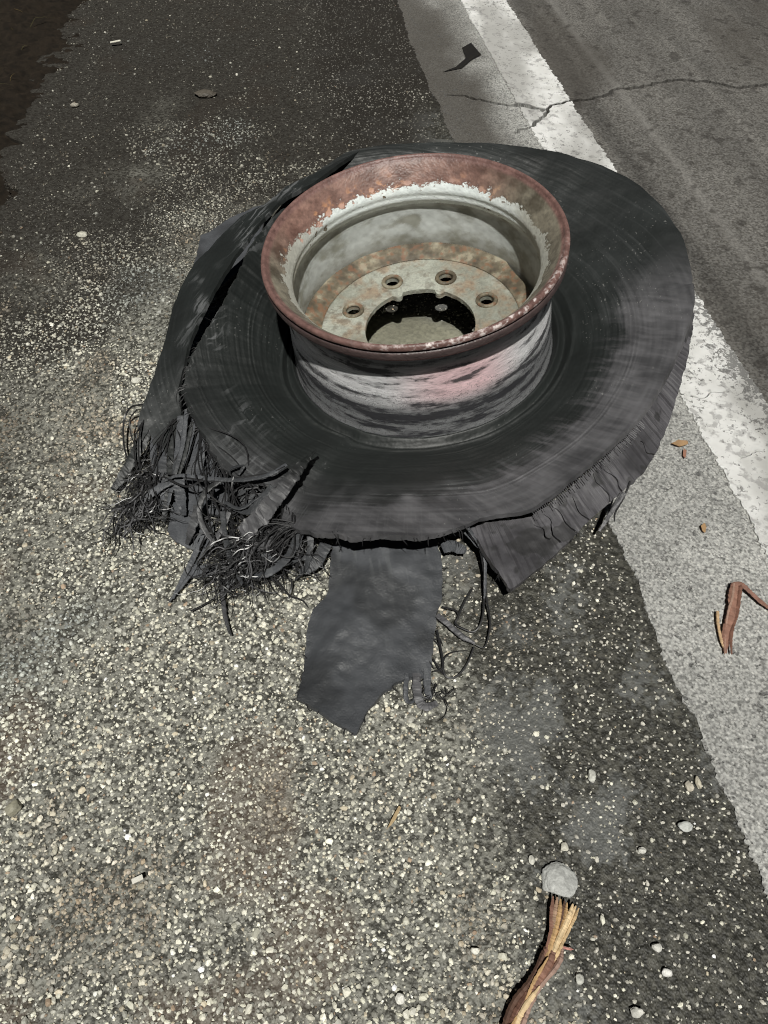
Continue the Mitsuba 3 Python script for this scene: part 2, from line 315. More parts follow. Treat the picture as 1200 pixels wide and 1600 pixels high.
def rim_col(p, n, uv):
    a, v = uv.x * 6.2831853, uv.y
    d = -v
    ca, sa = dr.cos(a), dr.sin(a)
    f = fbm(p.x * 28, p.y * 28, p.z * 28, 4)
    f2 = fbm(p.x * 75 + 9, p.y * 75, p.z * 75, 4)
    f3 = fbm(p.x * 9 + 3, p.y * 9, p.z * 9, 2)
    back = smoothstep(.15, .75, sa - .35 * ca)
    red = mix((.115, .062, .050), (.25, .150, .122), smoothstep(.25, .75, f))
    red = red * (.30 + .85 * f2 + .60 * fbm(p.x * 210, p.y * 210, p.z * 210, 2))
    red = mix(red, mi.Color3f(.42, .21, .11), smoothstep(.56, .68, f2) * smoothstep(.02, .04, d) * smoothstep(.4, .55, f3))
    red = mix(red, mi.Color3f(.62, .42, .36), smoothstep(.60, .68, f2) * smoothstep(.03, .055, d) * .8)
    olive = mix((.075, .065, .048), (.22, .20, .155), smoothstep(.25, .75, f))
    olive = olive * (.55 + .5 * f2 + .4 * noise(p.x * 230, p.y * 230, p.z * 230))
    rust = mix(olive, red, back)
    border = .047 + .030 * (f - .5) + .030 * (f2 - .5) + .016 * (fbm(p.x * 260, p.y * 260, p.z * 260, 2) - .5) - .010 * smoothstep(.5, -.2, sa)
    pale = mix((.62, .68, .67), (.80, .84, .82), f3)
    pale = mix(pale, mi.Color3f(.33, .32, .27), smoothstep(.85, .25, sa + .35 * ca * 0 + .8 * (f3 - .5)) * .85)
    pale = pale * (.78 + .44 * fbm(p.x * 150, p.y * 150, p.z * 150, 3))
    pale = mix(pale, mi.Color3f(.14, .12, .09), smoothstep(.64, .70, f2) * smoothstep(.45, .6, f))
    grey = mix((.34, .36, .345), (.52, .545, .53), f3)
    grey = mix(grey, mi.Color3f(.16, .155, .115), smoothstep(.42, .68, .6 * f + .4 * fbm(ca * 9 + 20, sa * 9, d * 50, 4)) * .7)
    grey = grey * (.75 + .5 * f2)
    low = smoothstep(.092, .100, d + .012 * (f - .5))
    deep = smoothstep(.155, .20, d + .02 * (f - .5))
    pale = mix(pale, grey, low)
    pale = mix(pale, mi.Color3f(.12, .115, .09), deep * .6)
    inner = mix(rust, pale, smoothstep(-.0035, .0025, d - border))
    # outside of the barrel: rubber smeared over grey paint, red lamp glow painted in
    s1 = fbm(ca * 3.2 + 20, sa * 3.2 + 4, v * 62, 4)
    s2 = fbm(ca * 13 + 20, sa * 13 + 3, v * 380, 3)
    s3 = fbm(ca * 30 + 20, sa * 30 + 3, v * 130, 3)
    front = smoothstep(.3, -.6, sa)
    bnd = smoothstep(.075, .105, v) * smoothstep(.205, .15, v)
    red_glow = smoothstep(-.30, .2, ca) * smoothstep(.75, .4, ca) * bnd
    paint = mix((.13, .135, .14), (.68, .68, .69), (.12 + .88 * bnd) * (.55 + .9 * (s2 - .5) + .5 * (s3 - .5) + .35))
    paint = mix(paint, paint * mi.Color3f(1.12, .77, .79), red_glow * .9)
    smear = smoothstep(.43, .70, s1 + .10 * smoothstep(.10, .07, v) + .05 * smoothstep(.17, .22, v) - .03 * bnd + .28 * (s3 - .5) + .30 * (s2 - .5))
    crk = smoothstep(.035, .0, dr.abs(s3 - .5)) * smoothstep(.13, .16, v) * .6
    out = mix(paint, mi.Color3f(.026, .026, .030), dr.maximum(smear * .93, crk))
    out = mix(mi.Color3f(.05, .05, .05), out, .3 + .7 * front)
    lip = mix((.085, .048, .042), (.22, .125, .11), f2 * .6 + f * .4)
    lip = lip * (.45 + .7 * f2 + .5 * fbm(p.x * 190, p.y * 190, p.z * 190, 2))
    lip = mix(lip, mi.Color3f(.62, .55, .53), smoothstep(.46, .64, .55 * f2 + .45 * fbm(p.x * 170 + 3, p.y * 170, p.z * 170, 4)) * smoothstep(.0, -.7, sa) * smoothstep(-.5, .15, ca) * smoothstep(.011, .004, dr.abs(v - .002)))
    lip = mix(lip, mi.Color3f(.085, .012, .014), smoothstep(.030, .032, v) * .9)  # red lamp glow under the lip, painted onto its lower edge
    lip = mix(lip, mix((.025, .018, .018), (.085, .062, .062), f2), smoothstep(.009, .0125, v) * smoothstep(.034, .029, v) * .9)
    col = mix(inner, lip, smoothstep(-.012, -.006, v))
    return mix(col, out, smoothstep(.036, .040, v))
def rim_h(p, n, uv):
    return .0010 * fbm(p.x * 80, p.y * 80, p.z * 80, 3) + .0005 * noise(p.x * 300, p.y * 300, p.z * 300)
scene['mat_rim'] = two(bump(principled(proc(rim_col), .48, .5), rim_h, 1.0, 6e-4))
def disc_col(p, n, uv):
    f = fbm(p.x * 26 + 5, p.y * 26, p.z * 26, 5)
    f2 = fbm(p.x * 90, p.y * 90, p.z * 90, 4)
    f3 = fbm(p.x * 10, p.y * 10, 0, 3)
    col = mix((.20, .205, .17), (.35, .36, .31), smoothstep(.25, .75, f3))
    col = mix(col, mi.Color3f(.27, .185, .12), smoothstep(.44, .68, f * .75 + f2 * .25) * .75)
    col = mix(col, mi.Color3f(.11, .095, .075), smoothstep(.48, .72, f2 * .7 + .3 * f3) * .55)
    return col * (.8 + .4 * noise(p.x * 300, p.y * 300, p.z * 300))
scene['mat_disc'] = two(bump(principled(proc(disc_col), .5, .5), rim_h, 1.0, 6e-4))
def flange_col(p, n, uv):
    f = fbm(p.x * 40 + 5, p.y * 40, p.z * 40, 4)
    f2 = fbm(p.x * 110, p.y * 110, p.z * 110, 2)
    col = mix((.07, .056, .038), (.21, .18, .125), smoothstep(.25, .75, f)) * (.6 + .8 * f2)
    col = mix(col, mi.Color3f(.17, .075, .04), smoothstep(.52, .7, f2) * .6)
    return mix(col, mi.Color3f(.33, .31, .24), smoothstep(.54, .7, f) * .5)
scene['mat_flange'] = two(bump(principled(proc(flange_col), .6, .4), rim_h, 1.5, 6e-4))

# ------------------------------------------------------------------ the setting
def wavy(c, amp, seed, y0=-4.0, y1=14.0, step=.0035, f=14):
    y = np.arange(y0, y1, step)
    p = np.c_[y * 0 + c, y, y * 0]
    return np.c_[c - SL * y + (ngrid(p, f, seed) * 2 * amp + ngrid(p, 3.1, seed + 4, 2) * 2 * amp + (ngrid(p, 110, seed + 5, 3) * .014 + ngrid(p, 330, seed + 6, 2) * .006) * (amp > 0)) * np.where(np.abs(y - 1.5) < 4, 1, 1), y]
e_band, e_l0, e_l1 = wavy(C_BAND, .012, 3), wavy(C_LINE0, .0045, 5), wavy(C_LINE1, .0045, 8)
far_l = [(-8.0, 14.0), (-8.0, -4.0)]
far_r = [(9.0, 14.0), (9.0, -4.0)]
P_sh = Polygon(np.vstack([e_band, wavy(-.80, .09, 12)[::-1]])).buffer(0)
P_st = Polygon(np.vstack([e_band, e_l0[::-1]])).buffer(0)
P_st = Polygon(np.vstack([e_band, wavy(.945, 0, 1)[::-1]])).buffer(0)
P_ln = Polygon(np.vstack([wavy(.945, 0, 1), far_r])).buffer(0)
P_line = Polygon(np.vstack([e_l0, e_l1[::-1]])).buffer(0)
def crack(pts, w0, w1, seed):
    p = resample(np.asarray(pts, float), .006)
    p += np.stack([ngrid(np.c_[p, p[:, 0] * 0], 45, seed), ngrid(np.c_[p, p[:, 0] * 0], 45, seed + 7)], 1) * .022
    d = np.gradient(p, axis=0); d /= np.linalg.norm(d, axis=1, keepdims=True) + 1e-9
    nrm = np.stack([-d[:, 1], d[:, 0]], 1)
    w = np.linspace(w0, w1, len(p)) * (.65 + 1.2 * np.abs(ngrid(np.c_[p, p[:, 0] * 0], 30, seed + 3) + .15)) / 2
    return Polygon(np.vstack([p + nrm * w[:, None], (p - nrm * w[:, None])[::-1]])).buffer(0)
cracks = unary_union([
    crack([(2.0469, 2.9017), (1.5773, 2.8607), (1.3361, 2.8456), (1.2319, 2.8106), (1.1424, 2.8607), (1.0413, 2.8812), (0.9253, 2.8355), (0.8046, 2.8007), (0.7197, 2.7326), (0.6352, 2.7088), (0.5656, 2.6759), (0.5357, 2.6117), (0.4816, 2.5319), (0.4188, 2.4889)], .034, .013, 2),
    crack([(0.5386, 2.6344), (0.4598, 2.6759), (0.3712, 2.6993), (0.2728, 2.7566), (0.2205, 2.7664)], .026, .010, 31),
    crack([(0.6817, 1.2633), (0.717, 1.2613), (0.7391, 1.2799), (0.7735, 1.2841)], .004, .003, 44),
    crack([(0.7455, 1.0841), (0.7689, 1.0949), (0.7969, 1.0986)], .003, .002, 48)])
obj('ground', trimesh.Trimesh([(-80, -80, -.035), (80, -80, -.035), (80, 80, -.035), (-80, 80, -.035)], [(0, 1, 2), (0, 2, 3)]), 'mat_soil', False, kind='structure')
vx, vy = np.meshgrid(np.arange(-3.2, -.62, .012), np.arange(.6, 6.6, .012), indexing='ij')
vx = vx - SL * (vy - 1.5)
vp = np.stack([vx, vy, vx * 0], -1)
vc = vx + SL * vy
vz = -.030 + .05 * np.clip((-.55 - vc) / .5, 0, 1.6) + ngrid(vp, 3, 61, 4) * .050 + ngrid(vp, 22, 62, 3) * .022 + ngrid(vp, 75, 63, 2) * .016
i, j = np.meshgrid(np.arange(vx.shape[0] - 1), np.arange(vx.shape[1] - 1), indexing='ij'); k_ = vx.shape[1]
q = np.stack([i * k_ + j, (i + 1) * k_ + j, (i + 1) * k_ + j + 1, i * k_ + j + 1], -1).reshape(-1, 4)
obj('soil_verge', trimesh.Trimesh(np.stack([vx, vy, vz], -1).reshape(-1, 3), np.vstack([q[:, [0, 1, 2]], q[:, [0, 2, 3]]]), process=False), 'mat_soil', True, kind='structure')
obj('road_shoulder', slab(P_sh, -.003, .03), 'mat_shoulder', False, kind='structure')
obj('pavement_strip', slab(P_st.difference(cracks), 0.0, .03), 'mat_strip', False, kind='structure')
obj('traffic_lane', slab(P_ln.difference(cracks), 0.0, .03), 'mat_lane', False, kind='structure')
obj('edge_line', slab(P_line.difference(cracks), .004, .0035), 'mat_line', False, kind='structure')

# gravel: every chip a small broken stone pressed into the seal
def chips(n_try, region, size, keep, colour, seed, tris=20, zlift=.15):
    r = np.random.default_rng(seed)
    x0, y0, x1, y1 = region
    h = math.sqrt((x1 - x0) * (y1 - y0) / n_try)
    gx, gy = np.meshgrid(np.arange(x0, x1, h), np.arange(y0, y1, h))
    p = np.stack([gx.ravel(), gy.ravel()], 1) + r.uniform(-.5, .5, (gx.size, 2)) * h * 1.1
    p = p[(np.abs(p[:, 0]) < .47 + .31 * np.maximum(p[:, 1], -.1) + .30)]
    k = r.random(len(p)) < keep(p)
    p = p[k]
    n = len(p)
    base = trimesh.creation.icosahedron() if tris == 20 else trimesh.creation.icosphere(subdivisions=0)
    if tris == 8:
        bv = np.array([(1, 0, 0), (-1, 0, 0), (0, 1, 0), (0, -1, 0), (0, 0, 1), (0, 0, -1.0)])
        bf = np.array([(0, 2, 4), (2, 1, 4), (1, 3, 4), (3, 0, 4), (2, 0, 5), (1, 2, 5), (3, 1, 5), (0, 3, 5)])
    else:
        bv, bf = np.array(base.vertices), np.array(base.faces)
        bv = bv / np.linalg.norm(bv, axis=1, keepdims=True)
    s = size(r, n, p)
    v = bv[None] * (1 + r.uniform(-.28, .28, (n, len(bv), 1)))
    v = v * (s[:, None, None] / 2) * np.stack([r.uniform(.8, 1.25, n), r.uniform(.65, 1.0, n), r.uniform(.45, .8, n)], 1)[:, None]
    a, b = r.uniform(0, 6.283, n), r.normal(0, .28, n)
    ca, sa, cb, sb = np.cos(a), np.sin(a), np.cos(b), np.sin(b)
    x, y, z = v[..., 0], v[..., 1], v[..., 2]
    y, z = y * cb[:, None] - z * sb[:, None], y * sb[:, None] + z * cb[:, None]
    x, y = x * ca[:, None] - y * sa[:, None], x * sa[:, None] + y * ca[:, None]
    v = np.stack([x + p[:, :1], y + p[:, 1:], z - .003 + (s * zlift)[:, None]], -1)
    f = (bf[None] + (np.arange(n) * len(bv))[:, None, None]).reshape(-1, 3)
    col = np.repeat(colour(r, p), len(bv), axis=0)
    return trimesh.Trimesh(v.reshape(-1, 3), f, process=False), np.clip(col, .004, .9)

def np_band(p):
    q = np.c_[p, p[:, 0] * 0]
    c = cross_of(p[:, 0], p[:, 1]) + ngrid(q, 2.6, 77) * .22 + ngrid(q, 40, 78, 1) * .05
    return np.clip((c - .12) / .15, 0, 1)
def np_dirt_falloff(p):
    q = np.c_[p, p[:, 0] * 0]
    return np.clip((p[:, 1] - 1.08 - .45 * (p[:, 0] + .5)) * .66 + 1.5 * np.clip(-.36 - cross_of(p[:, 0], p[:, 1]), 0, .5) + ngrid(q, 4, 79) * 1.5, 0, 1)  # far chips darken and thin out: dirt, plus lamp falloff painted in
def inside(p):
    return (np.hypot(p[:, 0] - .035, p[:, 1] - 1.33) > .235) & (cross_of(p[:, 0], p[:, 1]) < C_BAND - .012 + ngrid(np.c_[p, p[:, 0] * 0], 14, 3) * .02) & (cross_of(p[:, 0], p[:, 1]) > -.80 + ngrid(np.c_[p, p[:, 0] * 0], 3.1, 16, 2) * .18 + .02)
PAL = np.array([(.53, .525, .46), (.62, .615, .55), (.46, .46, .40), (.38, .38, .35), (.29, .29, .265), (.19, .19, .175), (.72, .715, .66), (.43, .39, .31), (.31, .24, .18)])
def chip_colour(r, p):
    c = 1.12 * np.array([1.02, 1.0, .95]) * PAL[r.choice(len(PAL), len(p), p=[.19, .13, .16, .14, .13, .13, .05, .05, .02])] * r.uniform(.7, 1.3, (len(p), 1))
    q = np.c_[p, p[:, 0] * 0]
    st = np.clip((ngrid(q, 6, 80) - .13) * 6, 0, 1)[:, None]
    c = c * (1 - .50 * st * np.array([.75, .9, 1.0]))
    blue = np.clip((ngrid(q, 3.2, 81) - .05) * 5, 0, 1)[:, None] * np.clip((-p[:, :1] - .30) * 5, 0, 1)
    c = c * (1 - blue * np.array([.5, .44, .36]))
    d = np_dirt_falloff(p)[:, None]
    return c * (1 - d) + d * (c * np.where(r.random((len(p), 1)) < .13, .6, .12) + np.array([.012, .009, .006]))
R_ALL = (-2.2, -.25, .75, 4.3)
thin = lambda p: np.where(p[:, 1] > 2.6, .6, 1.0)
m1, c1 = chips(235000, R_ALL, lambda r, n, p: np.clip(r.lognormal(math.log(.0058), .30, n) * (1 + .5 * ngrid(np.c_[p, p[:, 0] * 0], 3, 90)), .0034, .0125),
    lambda p: inside(p) * (1 - .93 * np_band(p)) * (1 - .82 * np_dirt_falloff(p)) * thin(p) * .74, chip_colour, 11, 20, .12)
m2, c2 = chips(420000, R_ALL, lambda r, n, p: np.clip(r.lognormal(math.log(.0038), .28, n), .0022, .007),
    lambda p: inside(p) * (1 - .80 * np_band(p)) * (1 - .6 * np_dirt_falloff(p)) * np.where(p[:, 1] > 2.2, .22, .62), chip_colour, 12, 8, .22)
def pebble_colour(r, p):
    return np.array([.50, .48, .42]) * r.uniform(.6, 1.2, (len(p), 1)) * (1 - .7 * np_dirt_falloff(p)[:, None])
m3, c3 = chips(130000, R_ALL, lambda r, n, p: np.clip(r.lognormal(math.log(.0034), .5, n), .0016, .0075),
    lambda p: inside(p) * np_band(p) * .55, pebble_colour, 13, 20, .1)
obj('road_shoulder__gravel', trimesh.util.concatenate([m1, m2, m3]), 'mat_chip', False, color=np.vstack([c1, c2, c3]), kind='stuff')
GRAVEL_N = (len(m1.faces), len(m2.faces), len(m3.faces))

# ------------------------------------------------------------------ the wheel: steel rim
LIPC = np.array([0.056, 1.364, 0.335])
AX = np.array([-0.1063, -0.0555, 0.9928])
E1 = np.array([0.9943, -0.0, 0.1064])
E2 = np.cross(AX, E1)
def wp(r, d, a):
    """A point of the wheel: radius, depth below the upper lip, angle (radians)."""
    r, d, a = np.broadcast_arrays(r, d, a)
    return LIPC - AX * d[..., None] + r[..., None] * (np.cos(a)[..., None] * E1 + np.sin(a)[..., None] * E2)
def revolve(profile, n=240, bumpy=.0006, seed=0, rounds=2):
    p = np.asarray(profile, float)
    for _ in range(rounds):                                    # Chaikin: rounded corners
        q = np.empty((2 * len(p) - 2, p.shape[1]))
        q[0::2], q[1::2] = .75 * p[:-1] + .25 * p[1:], .25 * p[:-1] + .75 * p[1:]
        p = np.vstack([p[:1], q, p[-1:]])
    a = np.linspace(0, 2 * np.pi, n + 1)
    k = len(p)
    R, A = np.meshgrid(np.arange(k), a, indexing='xy')
    r, d = p[R, 0], p[R, 1]
    cyl = np.stack([np.cos(A) * 4, np.sin(A) * 4, d * 12], -1)
    wob = ngrid(cyl, 1.0, seed, 3) * 2 * bumpy
    v = wp(r + wob, d + wob * .5, A)
    uv = np.stack([A / (2 * np.pi), p[R, 2] if p.shape[1] > 2 else d], -1)
    i, j = np.meshgrid(np.arange(n), np.arange(k - 1), indexing='ij')
    f = np.stack([i * k + j, (i + 1) * k + j, (i + 1) * k + j + 1, i * k + j + 1], -1).reshape(-1, 4)
    f = np.vstack([f[:, [0, 1, 2]], f[:, [0, 2, 3]]])
    return trimesh.Trimesh(v.reshape(-1, 3), f, process=False), uv.reshape(-1, 2)
prof = [(.268, .286), (.264, .262), (.262, .235), (.260, .205), (.262, .185), (.267, .150), (.2695, .116), (.268, .104), (.258, .090), (.2535, .080), (.2550, .072), (.2525, .064),
        (.254, .056), (.262, .042), (.274, .026), (.285, .013), (.291, .0075), (.294, .0055), (.2965, .0015), (.300, -.0005), (.3035, .0008), (.3062, .004), (.3062, .011), (.3015, .0128),
        (.2995, .0150), (.3035, .0170), (.3060, .0195), (.3062, .030), (.3045, .0345), (.3005, .0365), (.290, .0375), (.278, .044), (.270, .054), (.268, .066), (.270, .085), (.274, .100), (.276, .125), (.280, .150), (.284, .200), (.287, .255), (.293, .275), (.298, .290), (.296, .294), (.270, .294), (.268, .286)]
prof = [(r, d, -d if i < 19 else d) for i, (r, d) in enumerate(prof)]
prof[-2] = prof[-2][:2] + (.30,); prof[-1] = prof[-1][:2] + (.30,)
W = 'burst_truck_wheel'
labels[W] = {'label': 'burst truck wheel lying flat, rusty steel rim ringed by a shredded black tyre', 'category': 'wheel'}
m, uv = revolve(prof, 300, .0007, 4)
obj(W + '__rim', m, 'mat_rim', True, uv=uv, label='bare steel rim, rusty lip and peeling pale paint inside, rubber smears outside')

def ring_sheet(inner, outer, dfun, th, step, mat, key, holes=()):
    """A plate of the wheel between two radii (functions of the angle), with round holes, following depth dfun(r)."""
    a = np.linspace(0, 2 * np.pi, 361)[:-1]
    o = np.c_[outer(a) * np.cos(a), outer(a) * np.sin(a)]
    i = np.c_[inner(a) * np.cos(a), inner(a) * np.sin(a)]
    poly = Polygon(o, [i])
    loops = [o, i]
    for hx, hy, hr in holes:
        b = np.linspace(0, 2 * np.pi, 29)[:-1]
        c = np.c_[hx + hr * np.cos(b), hy + hr * np.sin(b)]
        poly = poly.difference(Polygon(c)); loops.append(c)
    x = np.arange(-.3, .3, step)
    g = np.stack(np.meshgrid(x, x), -1).reshape(-1, 2)
    g = g[shapely.contains_xy(poly.buffer(-step * .45), g[:, 0], g[:, 1])]
    xy = np.vstack(loops + [g])
    tri = Delaunay(xy).simplices
    cen = xy[tri].mean(1)
    tri = tri[shapely.contains_xy(poly, cen[:, 0], cen[:, 1])]
    e1, e2 = xy[tri[:, 1]] - xy[tri[:, 0]], xy[tri[:, 2]] - xy[tri[:, 0]]
    cr = e1[:, 0] * e2[:, 1] - e1[:, 1] * e2[:, 0]
    tri = np.where((cr < 0)[:, None], tri[:, ::-1], tri)[np.abs(cr) > 1e-12]
    rr = np.hypot(xy[:, 0], xy[:, 1])
    v = LIPC - AX * dfun(rr)[:, None] + xy[:, :1] * E1 + xy[:, 1:] * E2
    return obj(key, solid(v, tri, th), mat, 30)
HOLES = [(.1635 * math.cos(math.radians(t)), .1635 * math.sin(math.radians(t))) for t in (21.5, 66.5, 111.5, 156.5, 201.5, 246.5, 291.5, 336.5)]
def bore(a):
    r = a * 0 + .1225
    for t in (66, 113, 246, 293):
        da = np.abs((np.degrees(a) - t + 180) % 360 - 180) / 5.2
        r = r - .0125 * np.sqrt(np.clip(1 - da**2, 0, 1))
    return r
def disc_d(r): return .2215 - .004 * np.clip((r - .19) / .03, 0, 1) ** 2 + .003 * np.clip((.14 - r) / .014, 0, 1)
ring_sheet(bore, lambda a: a * 0 + .2225, disc_d, .012, .007, 'mat_disc', W + '__rim__disc', [(x, y, .0175) for x, y in HOLES])
def flange_out(a):
    t = (np.degrees(a) + 180) % 360 - 180
    gap = .009 * np.clip(1 - np.abs((t - 14) / 24) ** 4, 0, 1)
    notch = .020 * np.clip(1 - np.abs((np.degrees(a) - 183) / 7) ** 4, 0, 1)
    return .2605 - gap - notch - .0012 * np.sin(a * 9) ** 2
ring_sheet(lambda a: a * 0 + .2195, flange_out, lambda r: .2155 - .016 * np.clip((r - .220) / .040, 0, 1) ** .8, .009, .006, 'mat_flange', W + '__rim__flange')
for x, y in HOLES:
    tor = trimesh.creation.torus(.0205, .0048, major_sections=32, minor_sections=10)
    M = np.eye(4); M[:3, 0], M[:3, 1], M[:3, 2], M[:3, 3] = E1, E2, AX, LIPC - AX * .2205 + x * E1 + y * E2
    tor.apply_transform(M)
    obj(W + '__rim__bolt_hole_collar', tor, 'mat_flange', True)
obj(W + '__rim__valve_stem', trimesh.util.concatenate([
    sweep([wp(.262, .192, math.radians(183)), wp(.250, .196, math.radians(184)), wp(.236, .200, math.radians(186))], circ(.0042, 10), np.array([(1, 1), (1, 1), (.85, .85), (.6, .6)])),
    sweep([wp(.258, .193, math.radians(183)), wp(.252, .1955, math.radians(183.6))], circ(.0065, 10), n=4)]), 'mat_cord_pale', 40, label='pale metal valve stem in the notch of the rim')

# ------------------------------------------------------------------ the wheel: tyre
edge = np.array([(0.6281, 1.2881, 0.225), (0.6366, 1.3209, 0.232), (0.6526, 1.4067, 0.24), (0.6609, 1.5204, 0.245), (0.6422, 1.6311, 0.25), (0.6061, 1.74, 0.25), (0.5314, 1.8327, 0.25), (0.4311, 1.8988, 0.25), (0.2907, 1.9346, 0.25), (0.1297, 1.9479, 0.25), (0.0, 1.9281, 0.25), (-0.0964, 1.9058, 0.24), (-0.174, 1.8371, 0.225), (-0.2311, 1.745, 0.215), (-0.2776, 1.6315, 0.2), (-0.3043, 1.5613, 0.19), (-0.3284, 1.4491, 0.175), (-0.3609, 1.3453, 0.16), (-0.3907, 1.2772, 0.145), (-0.4093, 1.222, 0.13), (-0.4145, 1.1597, 0.12), (-0.3892, 1.1124, 0.112), (-0.3757, 1.0859, 0.108), (-0.3439, 1.0308, 0.1), (-0.3089, 0.97, 0.09), (-0.2684, 0.9517, 0.085), (-0.2133, 0.9432, 0.08), (-0.1886, 0.9212, 0.078), (-0.1929, 0.8619, 0.07), (-0.1377, 0.8227, 0.095), (-0.0898, 0.8009, 0.115), (-0.0612, 0.7888, 0.122), (-0.0222, 0.7907, 0.125), (0.0221, 0.7858, 0.128), (0.0664, 0.7872, 0.128), (0.1003, 0.7956, 0.124), (0.1284, 0.8112, 0.118), (0.1515, 0.8285, 0.112), (0.1854, 0.8522, 0.1), (0.2313, 0.8542, 0.105), (0.2654, 0.8575, 0.112), (0.3135, 0.8887, 0.125), (0.3893, 0.9501, 0.145), (0.4484, 1.0008, 0.16), (0.4962, 1.0482, 0.175), (0.5434, 1.1183, 0.192), (0.5812, 1.1837, 0.208)])
C0 = np.array([CX, CY])
ea = np.arctan2(edge[:, 1] - CY, edge[:, 0] - CX) % (2 * np.pi)
o = np.argsort(ea); ea, edge_s = ea[o], edge[o]
NA, NR = 900, 140
A = np.linspace(0, 2 * np.pi, NA + 1)[:-1]
def on_edge(a):
    return np.stack([np.interp(a, np.r_[ea - 2 * np.pi, ea, ea + 2 * np.pi], np.tile(edge_s[:, k], 3)) for k in range(3)], 1)
PO = on_edge(A)
from scipy.ndimage import gaussian_filter1d
PO = gaussian_filter1d(PO, 3.0, axis=0, mode='wrap')
torn = np.clip(1 - np.abs((np.degrees(A) - 215) / 75) ** 6, 0, 1) + .35 * ((np.degrees(A) > 285) | (np.degrees(A) < 5))
jit = ngrid(np.c_[PO[:, :2], PO[:, 0] * 0], 60, 5) * .010 * torn + ngrid(np.c_[PO[:, :2], PO[:, 0] * 0], 230, 6, 2) * .004 * torn
dirv = (PO[:, :2] - C0) / np.linalg.norm(PO[:, :2] - C0, axis=1, keepdims=True)
PO[:, :2] += dirv * jit[:, None]
# find the wheel-plane angle that looks the same way as A, so that the bead hugs the barrel
PI_ = wp(.2905, .274, A)
S = np.linspace(0, 1, NR)
V = PI_[:, None] * (1 - S)[None, :, None] + PO[:, None] * S[None, :, None]
R2 = np.hypot(V[..., 0] - CX, V[..., 1] - CY)
s = S[None, :]
bead = .016 * np.exp(-((s - .035) / .03) ** 2) - .006 * np.exp(-((s - .10) / .02) ** 2) + .0045 * np.exp(-((s - .15) / .018) ** 2)
rise = .018 * np.sin(np.pi * s) * (1 - .5 * s) * np.clip(.55 - .45 * np.sin(A)[:, None], 0, 1)
groove = .0003 * np.sin(R2 * 2 * np.pi / .011 + 3 * ngrid(V * [1, 1, 0], 3, 8)) * np.clip((s - .2) * 6, 0, 1) * np.clip((.8 - s) * 6, 0, 1)
for rr_, h_ in ((.345, .0014), (.352, .0012), (.418, .0010), (.470, .0016), (.477, .0012)): groove = groove + h_ * np.exp(-((R2 - rr_ + .006 * ngrid(V * [1, 1, 0], 2, 19)) / .0016) ** 2)
V[..., 2] += bead + rise + groove + ngrid(V, 7, 21) * .014 * np.clip(s * 4, 0, 1) + ngrid(V, 24, 22, 2) * .004 * np.clip(s * 4, 0, 1)
# the shoulder rounds over where the tread is still attached
shoulder = np.clip(1 - np.abs((np.degrees(A) - 60) / 82) ** 8, 0, 1)[:, None]
V[..., 2] -= shoulder * .008 * np.clip((s - .86) / .14, 0, 1) ** 2
i, j = np.meshgrid(np.arange(NA), np.arange(NR - 1), indexing='ij')
q = np.stack([i * NR + j, i * NR + j + 1, (i + 1) % NA * NR + j + 1, (i + 1) % NA * NR + j], -1).reshape(-1, 4)
tri = np.vstack([q[:, [0, 1, 2]], q[:, [0, 2, 3]]])
obj(W + '__tyre', solid(V.reshape(-1, 3), tri, .011), 'mat_tyre', 40, label='torn black sidewall of the tyre lying round the rim, scuffed grey at the front')
# tread still standing at the back and on the right
at = np.radians(np.linspace(-12, 136, 260))
top = on_edge(at % (2 * np.pi)); 
ntr = 40
tt = np.linspace(0, 1, ntr)
out = (top[:, :2] - C0) / np.linalg.norm(top[:, :2] - C0, axis=1, keepdims=True)
zt = top[:, 2] - .016
bul = .030 * np.sin(np.pi * tt) ** .7 - .012 * tt
grv = sum(np.exp(-((tt - c) / .025) ** 2) for c in (.22, .42, .62, .82)) * .008
V2 = np.empty((len(at), ntr, 3))
V2[..., :2] = top[:, None, :2] + out[:, None] * (bul - grv - .004)[None, :, None]
V2[..., 2] = zt[:, None] * (1 - tt) + .006 * tt
V2 += ngrid(V2, 12, 40)[..., None] * np.array([1, 1, 0]) * .012
i, j = np.meshgrid(np.arange(len(at) - 1), np.arange(ntr - 1), indexing='ij')
q = np.stack([i * ntr + j, i * ntr + j + 1, (i + 1) * ntr + j + 1, (i + 1) * ntr + j], -1).reshape(-1, 4)
obj(W + '__tyre__tread', solid(V2.reshape(-1, 3), np.vstack([q[:, [0, 2, 1]], q[:, [0, 3, 2]]])[:, ::-1], .012), 'mat_tyre', 40, label='strip of tread still standing along the back and right of the tyre')

